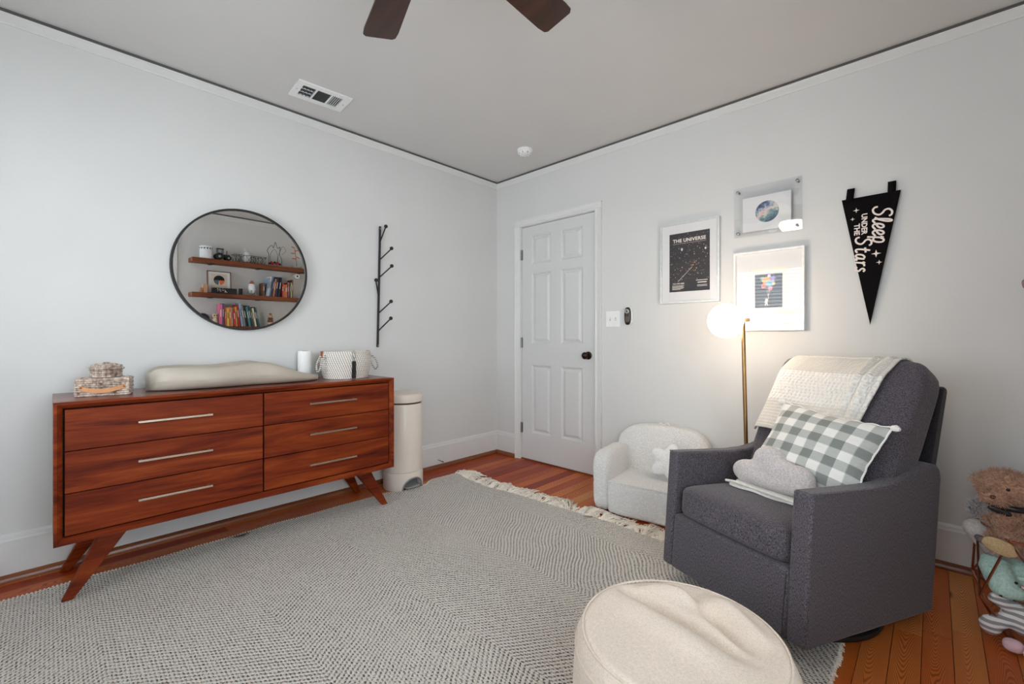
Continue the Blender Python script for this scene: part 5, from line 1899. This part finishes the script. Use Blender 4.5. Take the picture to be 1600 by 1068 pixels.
# ------------------------------------------------------------------ floating shelves on the right wall (seen in the mirror)
SHW = m_wood('rustic_shelf_wood', [(0.3, s(84, 38, 18)), (0.55, s(134, 72, 38)), (0.8, s(160, 96, 56))], axis=1, gs=1.2, var=0.2, coat=0.0, rough=0.6)
SX = 3.30
SZ = (1.131, 1.524, 1.926)
nm_l = {1.131: 'lowest', 1.524: 'middle', 1.926: 'top'}
for z in SZ:
    sh = thing('floating_shelf', 'rustic brown wooden floating shelf, the %s of three reflected in the mirror' % nm_l[z], 'shelf', (SX, -1.02, z), 0, 'floating shelves on the right wall')
    MB().box(0.0, ROOM_X - SX, -0.73, 0.73, -0.050, 0.0).build('board', SHW, sh, smooth=False, bevel=0.003)
    for y in (-0.52, 0.0, 0.52):
        MB().box(0.04, ROOM_X - SX, y - 0.018, y + 0.018, -0.056, -0.0505).build('bracket', BLACKM, sh, smooth=False)

e_ = 0.0004
# top shelf
cn = thing('canister', 'white ceramic canister with a black triangle band on the top shelf', 'canister', (3.375, -1.600, SZ[2] + e_))
MB().lathe([(0.060, 0.0), (0.066, 0.004), (0.066, 0.145), (0.062, 0.150)], 32).build('jar', plain('white_ceramic', s(232, 234, 238), 0.3, bumps=0), cn)
mb = MB()
for k in range(14):
    a_ = 2 * PI * k / 14
    da = 0.17
    P_ = lambda aa, zz: (0.0668 * math.cos(aa), 0.0668 * math.sin(aa), zz)
    mb.add([P_(a_ - da, 0.128), P_(a_ + da, 0.128), P_(a_, 0.106)], [(0, 1, 2)])
mb.build('triangle_band', BLACKP, cn, smooth=False)
tr = thing('toy_tractor', 'small black toy tractor on the top shelf', 'toy', (3.370, -1.435, SZ[2] + e_))
mb = MB()
mb.box(-0.028, 0.028, -0.030, 0.075, 0.030, 0.072).box(-0.030, 0.030, -0.055, 0.0, 0.030, 0.085)
mb.build('chassis', BLACKP, tr, smooth=False, bevel=0.004)
mb = MB().box(-0.034, 0.034, -0.060, 0.010, 0.132, 0.140)
for x in (-0.028, 0.028):
    for y in (-0.052, 0.002):
        mb.box(x - 0.003, x + 0.003, y - 0.003, y + 0.003, 0.08, 0.134)
mb.build('cab', BLACKP, tr, smooth=False)
for x in (-0.042, 0.042):
    for y, r_ in ((-0.040, 0.042), (0.055, 0.030)):
        w = MB().lathe([(r_ * 0.6, -0.012), (r_, -0.010), (r_, 0.010), (r_ * 0.6, 0.012)], 20, (x, y, r_ + 0.001), axis='x').build('wheel', plain('toy_rubber', s(28, 28, 28), 0.8), tr)
        MB().lathe([(r_ * 0.35, -0.0135), (r_ * 0.35, 0.0135)], 12, (x, y, r_ + 0.001), axis='x').build('hub', plain('toy_hub_grey', s(150, 150, 140), 0.5), w)
MB().cyl((0.015, 0.050, 0.07), (0.015, 0.050, 0.125), 0.004, n=8).build('exhaust_pipe', BLACKP, tr)
tw = thing('wire_tray', 'long low dark wire tray on the top shelf', 'basket', (3.375, -1.142, SZ[2] + e_))
mb = MB()
for z in (0.003, 0.088):
    g = 0.06 if z > 0.05 else 0.05
    y2 = 0.180 if z > 0.05 else 0.165
    mb.tube([(-g, -y2, z), (g, -y2, z), (g, y2, z), (-g, y2, z), (-g, -y2, z)], 0.003, 5)
for k in range(9):
    y = -0.165 + 0.33 * k / 8
    for sg in (-1, 1):
        y3 = y + (0.0206 if k % 2 else -0.0206)
        mb.tube([(sg * 0.05, y, 0.003), (sg * 0.06, max(-0.18, min(0.18, y3 + 0.03)), 0.088)], 0.002, 5)
        mb.tube([(sg * 0.05, y, 0.003), (sg * 0.06, max(-0.18, min(0.18, y3 - 0.03)), 0.088)], 0.002, 5)
mb.build('wire_frame', BLACKM, tw)
ap_ = thing('ceramic_pumpkin', 'white ceramic pumpkin inside the wire tray on the top shelf', 'ornament', (3.400, -1.165, SZ[2] + 0.0055))
mb = MB()
mb.lathe([(0.015, 0.0), (0.036, 0.012), (0.043, 0.05), (0.040, 0.10), (0.022, 0.132), (0.006, 0.128)], 32, fn=lambda x, y, z: (x * (1 + 0.06 * math.cos(8 * math.atan2(y, x))), y * (1 + 0.06 * math.cos(8 * math.atan2(y, x))), z))
mb.build('body', MATS['white_ceramic'], ap_)
MB().tube([(0, 0, 0.125), (0.0, -0.008, 0.15), (0.0, -0.022, 0.165), (0, -0.03, 0.180)], [0.007, 0.005, 0.004, 0.003], 8).build('stem', MATS['white_ceramic'], ap_)
ws = thing('wire_ornament', 'looped dark wire ornament with red flowers at its foot on the top shelf', 'ornament', (3.390, -0.835, SZ[2] + e_))
mb = MB()
mb.tube([(0.0, 0.080 * math.cos(2 * PI * k / 20), 0.004) for k in range(20)], 0.003, 5, closed=False)
mb.tube(catmull([(0.0, -0.080, 0.004), (0.0, -0.075, 0.14), (0.0, -0.095, 0.20), (0.0, -0.045, 0.27), (0.0, -0.02, 0.24), (0.0, 0.0, 0.315), (0.0, 0.03, 0.24), (0.0, 0.06, 0.26), (0.0, 0.055, 0.16), (0.0, 0.08, 0.10), (0.0, 0.080, 0.004)], 6), 0.0032, 6)
mb.tube(catmull([(0.0, 0.03, 0.006), (0.0, 0.04, 0.14), (0.0, 0.09, 0.27), (0.0, 0.13, 0.22), (0.0, 0.08, 0.16)], 6), 0.002, 5)
mb.tube(catmull([(0.0, -0.05, 0.006), (0.0, -0.055, 0.15), (0.0, -0.01, 0.22), (0.0, 0.03, 0.15), (0.0, 0.02, 0.006)], 6), 0.002, 5)
mb.build('wire_loops', BLACKM, ws)
REDP = plain('red_petals', s(206, 62, 52), 0.7)
for k in range(7):
    mb = MB()
    mb.ball((-0.02 + 0.008 * (k % 3), -0.07 + k * 0.020, 0.030 + 0.018 * (k % 2)), (0.016, 0.017, 0.014), 5)
    mb.build('flower', REDP if k % 3 else MATS['black_satin'], ws)
bp_ = thing('paper_plant', 'little plant with orange leaves in a pale dish on the top shelf', 'plant', (3.390, -0.560, SZ[2] + e_))
MB().lathe([(0.035, 0.0), (0.055, 0.006), (0.062, 0.030), (0.058, 0.030), (0.050, 0.010)], 24).build('dish', plain('pale_green_glaze', s(190, 196, 180), 0.4), bp_)
MB().tube([(0, 0, 0.008), (0, -0.01, 0.12), (0, -0.03, 0.26)], 0.003, 6).build('stem', BRONZE, bp_)
ORL = plain('orange_leaf', s(226, 116, 58), 0.7)
for k, (y, z) in enumerate(((-0.05, 0.28), (-0.055, 0.20), (-0.01, 0.24), (0.015, 0.15), (-0.04, 0.13))):
    mb = MB()
    mb.soft((0, y, z), (0.02, 0.055, 0.016), 2.2, 5, rot=Matrix.Rotation(0.4 * (k % 3 - 1), 3, 'X'))
    mb.build('leaf', ORL, bp_)

# middle shelf
z = SZ[1] + e_
for i_, (dy, h_, lab) in enumerate(((-1.650, 0.055, 'pale wooden block, the lower one at the left end of the middle shelf'), (-1.615, 0.100, 'taller tan wooden block at the left end of the middle shelf'))):
    MB_ = MB().box(-0.03, 0.03, -0.021 if i_ else -0.014, 0.025 if i_ else 0.0115, 0, h_)
    o = MB_.build('wooden_block', plain('block_wood_%d' % i_, s(196, 150, 116) if i_ else s(176, 120, 84), 0.6), None, smooth=False, bevel=0.003)
    o.location = (3.36 if i_ else 3.352, dy, z)
    tag(o, lab, 'block')
bxx = thing('black_box', 'low black box with pale dots below the small picture on the middle shelf', 'box', (3.350, -1.418, z))
MB().box(-0.035, 0.035, -0.126, 0.126, 0, 0.066).build('body', BLACKP, bxx, smooth=False, bevel=0.003)
mb = MB()
for k in range(18):
    yq, zq_ = -0.03 + rng.uniform(-0.05, 0.05), rng.uniform(0.012, 0.056)
    mb.box(-0.0358, -0.0351, yq - 0.003, yq + 0.003, zq_ - 0.003, zq_ + 0.003)
mb.build('dots', INKW, bxx, smooth=False)
pf = thing('picture_frame', 'small square picture with a black and orange disc on the middle shelf', 'picture', (3.405, -1.455, z))
FW, FH = 0.250, 0.275
mb = MB()
for (y0, y1, z0, z1) in ((-FW / 2, FW / 2, FH - 0.009, FH), (-FW / 2, FW / 2, 0, 0.009), (-FW / 2, -FW / 2 + 0.009, 0.009, FH - 0.009), (FW / 2 - 0.009, FW / 2, 0.009, FH - 0.009)):
    mb.box(-0.010, 0.012, y0, y1, z0, z1)
mb.build('frame', plain('brown_frame', s(120, 84, 62), 0.5), pf, smooth=False)
MB().box(0.0, 0.006, -FW / 2 + 0.009, FW / 2 - 0.009, 0.009, FH - 0.009).build('mat_board', PAPER, pf, smooth=False)
MB().box(-0.0012, -0.0002, -0.085, 0.085, 0.065, 0.245).build('print_sheet', plain('kraft_print', s(214, 200, 184), 0.8), pf, smooth=False)


def yzpoly(pts, x):
    mb = MB()
    mb.add([(x, a_, b2) for a_, b2 in pts], [tuple(range(len(pts)))])
    return mb


arc = lambda a0, a1, r_, n_=16: [(r_ * math.cos(a0 + (a1 - a0) * k / n_), 0.165 + r_ * math.sin(a0 + (a1 - a0) * k / n_)) for k in range(n_ + 1)]
yzpoly(arc(0, PI, 0.058), -0.0016).build('disc_top', BLACKP, pf, smooth=False)
yzpoly(arc(PI, 1.45 * PI, 0.058) + [(0, 0.165)], -0.0016).build('disc_left', plain('slate_blue_ink', s(90, 108, 116), 0.7), pf, smooth=False)
yzpoly(arc(1.55 * PI, 2 * PI, 0.058) + [(0, 0.165)], -0.0016).build('disc_right', plain('orange_ink', s(226, 112, 66), 0.7), pf, smooth=False)
pf.rotation_euler = (0, math.radians(6), 0)
o = MB().box(-0.02, 0.02, -0.018, 0.018, 0, 0.076).build('speaker_cube', BLACKP, None, smooth=False, bevel=0.003)
o.location = (3.35, -1.243, z)
tag(o, 'small upright black cube box between the picture and the rocket', 'box')
rk = thing('toy_rocket', 'white toy rocket with a copper nose on the middle shelf', 'toy', (3.370, -1.113, z))
MB().lathe([(0.022, 0.030), (0.034, 0.05), (0.040, 0.09), (0.036, 0.130), (0.028, 0.148)], 24).build('hull', MATS['white_ceramic'], rk)
MB().lathe([(0.030, 0.145), (0.026, 0.162), (0.012, 0.182), (0.003, 0.190)], 24).build('nose_cone', plain('copper_paint', s(170, 104, 70), 0.4), rk)
for k in range(4):
    a_ = PI / 2 * k + 0.4
    c_, s_ = math.cos(a_), math.sin(a_)
    MB().tube([(0.030 * c_, 0.030 * s_, 0.065), (0.046 * c_, 0.046 * s_, 0.035), (0.050 * c_, 0.050 * s_, 0.0055)], [0.009, 0.008, 0.005], 6).build('fin', plain('grey_fin', s(150, 150, 152), 0.5), rk)
cm = thing('baby_monitor', 'white cylindrical camera on the wall above the middle shelf books', 'camera', (ROOM_X, -0.560, 1.822))
MB().cyl((0.0, 0, 0), (-0.05, 0, 0), 0.012, n=12).build('mount', WHITEP, cm)
MB().lathe([(0.030, -0.045), (0.034, -0.05), (0.034, -0.125), (0.030, -0.13)], 24, axis='x').build('housing', WHITEP, cm)
MB().lathe([(0.012, -0.129), (0.012, -0.132)], 16, axis='x').build('lens', BLACKP, cm)

ORD = ['first', 'second', 'third', 'fourth', 'fifth', 'sixth', 'seventh', 'eighth', 'ninth', 'tenth', 'eleventh', 'twelfth', 'thirteenth', 'fourteenth', 'fifteenth', 'sixteenth', 'seventeenth', 'eighteenth']
BK = {'navy': s(44, 56, 92), 'pale blue': s(146, 172, 200), 'orange': s(214, 122, 62), 'red': s(184, 52, 46), 'white': s(226, 222, 214), 'black': s(36, 34, 36), 'teal': s(62, 128, 128), 'yellow': s(222, 180, 86),
      'pink': s(214, 112, 140), 'green': s(76, 116, 76), 'grey': s(134, 134, 138), 'purple': s(112, 80, 136), 'cream': s(224, 208, 178), 'brown': s(112, 74, 54)}


def book_row(y, specs, shelf_z, lean, where):
    for i, (cn_, th_, h_) in enumerate(specs):
        a_ = math.radians(lean[i] if isinstance(lean, list) else lean)
        dp = 0.150 + 0.02 * ((i * 37) % 5) / 5
        o = thing('book', '%s-spined book, %s from the left in the row on the %s shelf' % (cn_, ORD[i], where), 'book', (3.315 + 0.01 * (i % 3), y, shelf_z + e_), 0, 'books on the %s shelf' % where)
        o.rotation_euler = (a_, 0, 0)
        g = 0.0018
        mb = MB().box(0.0, dp, 0, g, 0, h_).box(0.0, dp, th_ - g, th_, 0, h_).box(0.0, g, g, th_ - g, 0, h_)
        mb.build('cover', plain('book_%s' % cn_.replace(' ', '_'), BK[cn_], 0.5, bumps=0), o, smooth=False)
        MB().box(g, dp - 0.004, g, th_ - g, 0.003, h_ - 0.003).build('pages', PAPER, o, smooth=False)
        mb = MB().box(-0.0004, 0.0, th_ * 0.36, th_ * 0.64, h_ * 0.42, h_ * 0.74)
        mb.build('spine_title', INKW if cn_ not in ('white', 'cream', 'yellow', 'pale blue') else BLACKP, o, smooth=False)
        nx_ = math.radians((lean[i + 1] if isinstance(lean, list) else lean) if i + 1 < len(specs) else 0)
        y += (th_ + 0.0015) / math.cos(a_) + max(0.0, max(h_, specs[min(i + 1, len(specs) - 1)][2]) * (math.tan(nx_) - math.tan(a_)) if i + 1 < len(specs) else 0.0)


book_row(-1.000, [('brown', 0.020, 0.165)], SZ[1], 0, 'middle')
specs2 = [('pale blue', 0.016, 0.24), ('white', 0.018, 0.262), ('pale blue', 0.022, 0.268), ('navy', 0.014, 0.262), ('orange', 0.020, 0.235), ('navy', 0.030, 0.262), ('black', 0.026, 0.258), ('red', 0.022, 0.19), ('cream', 0.014, 0.17), ('orange', 0.020, 0.17), ('black', 0.012, 0.18), ('pink', 0.020, 0.20), ('green', 0.014, 0.195), ('cream', 0.014, 0.20), ('brown', 0.016, 0.24)]
ORD_shift = ORD
ORD = ORD[1:] + ['nineteenth']
book_row(-0.968, specs2, SZ[1], [-9, -9, -9, -9, -7, -6, -6, 0, 0, 0, 0, 0, 0, 0, 0], 'middle')
ORD = ORD_shift
specs3 = [('pink', 0.030, 0.265), ('purple', 0.022, 0.275), ('orange', 0.018, 0.23), ('yellow', 0.022, 0.225), ('orange', 0.024, 0.235), ('white', 0.014, 0.225), ('red', 0.022, 0.215), ('yellow', 0.016, 0.24), ('red', 0.024, 0.27), ('pale blue', 0.018, 0.295), ('grey', 0.022, 0.27), ('black', 0.026, 0.26), ('teal', 0.020, 0.25), ('navy', 0.024, 0.265), ('green', 0.018, 0.24), ('cream', 0.016, 0.235), ('navy', 0.022, 0.25), ('teal', 0.016, 0.245)]
book_row(-1.475, specs3, SZ[0], [0, 0, 2, 2, 3, 3, 4, 4, 6, 7, 8, 8, 9, 9, 10, 10, 11, 11], 'lowest')
# lowest shelf ornaments
z = SZ[0] + e_
gl = thing('dark_globe', 'round black globe on the lowest shelf, at the mirror edge', 'ornament', (3.385, -1.625, z))
MB().lathe([(0.045, 0.0), (0.045, 0.006), (0.012, 0.012), (0.010, 0.03)], 24).build('stand', BLACKM, gl)
MB().ball((0, 0, 0.085), 0.066, 10).build('sphere', plain('midnight_globe', s(34, 38, 48), 0.4), gl)
ow = thing('owl_figure', 'small cream owl figure beside the books on the lowest shelf', 'ornament', (3.345, -1.512, z))
mb = MB()
mb.ball((0, 0, 0.052), (0.026, 0.028, 0.052), 7)
mb.ball((0, 0, 0.122), (0.026, 0.030, 0.030), 7)
mb.build('body', plain('cream_resin', s(206, 188, 160), 0.6), ow, remesh=0.004)
for y in (-0.012, 0.012):
    MB().ball((-0.024, y, 0.126), 0.007, 5).build('eye', EYE, ow)
    MB().tube([(0, y * 1.5, 0.145), (0, y * 1.9, 0.165)], [0.008, 0.002], 6).build('ear_tuft', MATS['cream_resin'], ow)
sk = thing('stacking_toy', 'wooden ring stacking toy right of the books on the lowest shelf', 'toy', (3.360, -0.895, z))
for k, (r_, cl) in enumerate(((0.040, s(150, 110, 76)), (0.036, s(206, 190, 160)), (0.034, s(130, 70, 50)), (0.030, s(90, 80, 70)), (0.026, s(200, 150, 110)))):
    MB().lathe([(r_ * 0.8, k * 0.030), (r_, k * 0.030 + 0.008), (r_, k * 0.030 + 0.022), (r_ * 0.8, k * 0.030 + 0.0298)], 20).build('ring', plain('stack_ring_%d' % k, cl, 0.6), sk)
MB().ball((0, 0, 0.165), 0.016, 6).build('top_ball', plain('stack_ring_0', s(150, 110, 76)), sk)
# mauve plush leaning over the shelf edge at the right of the frame
mv = thing('mauve_plush', 'fuzzy mauve long-snouted soft toy with orange feet at the far right edge', 'soft toy', (3.345, -0.420, z))
MAUVE = m_fuzzy('mauve_fur', s(112, 70, 84), s(168, 122, 134), 170, 1.0, 0.008)
mb = MB()
mb.ball((0.02, 0, 0.075), (0.060, 0.055, 0.075), 8)
mb.ball((-0.045, 0, 0.150), (0.055, 0.048, 0.046), 8)
mb.tube([(-0.06, 0, 0.150), (-0.115, 0, 0.142), (-0.158, 0, 0.135)], [0.040, 0.030, 0.017], 10)
mb.tube([(-0.01, -0.02, 0.05), (-0.07, -0.02, 0.035), (-0.115, -0.02, 0.022)], [0.022, 0.018, 0.014], 8)
mb.build('body', MAUVE, mv, remesh=0.006)
mb = MB()
mb.soft((-0.134, -0.020, 0.016), (0.040, 0.032, 0.026), 2.4, 6)
mb.build('foot', plain('orange_felt', s(232, 156, 96), 0.9), mv)
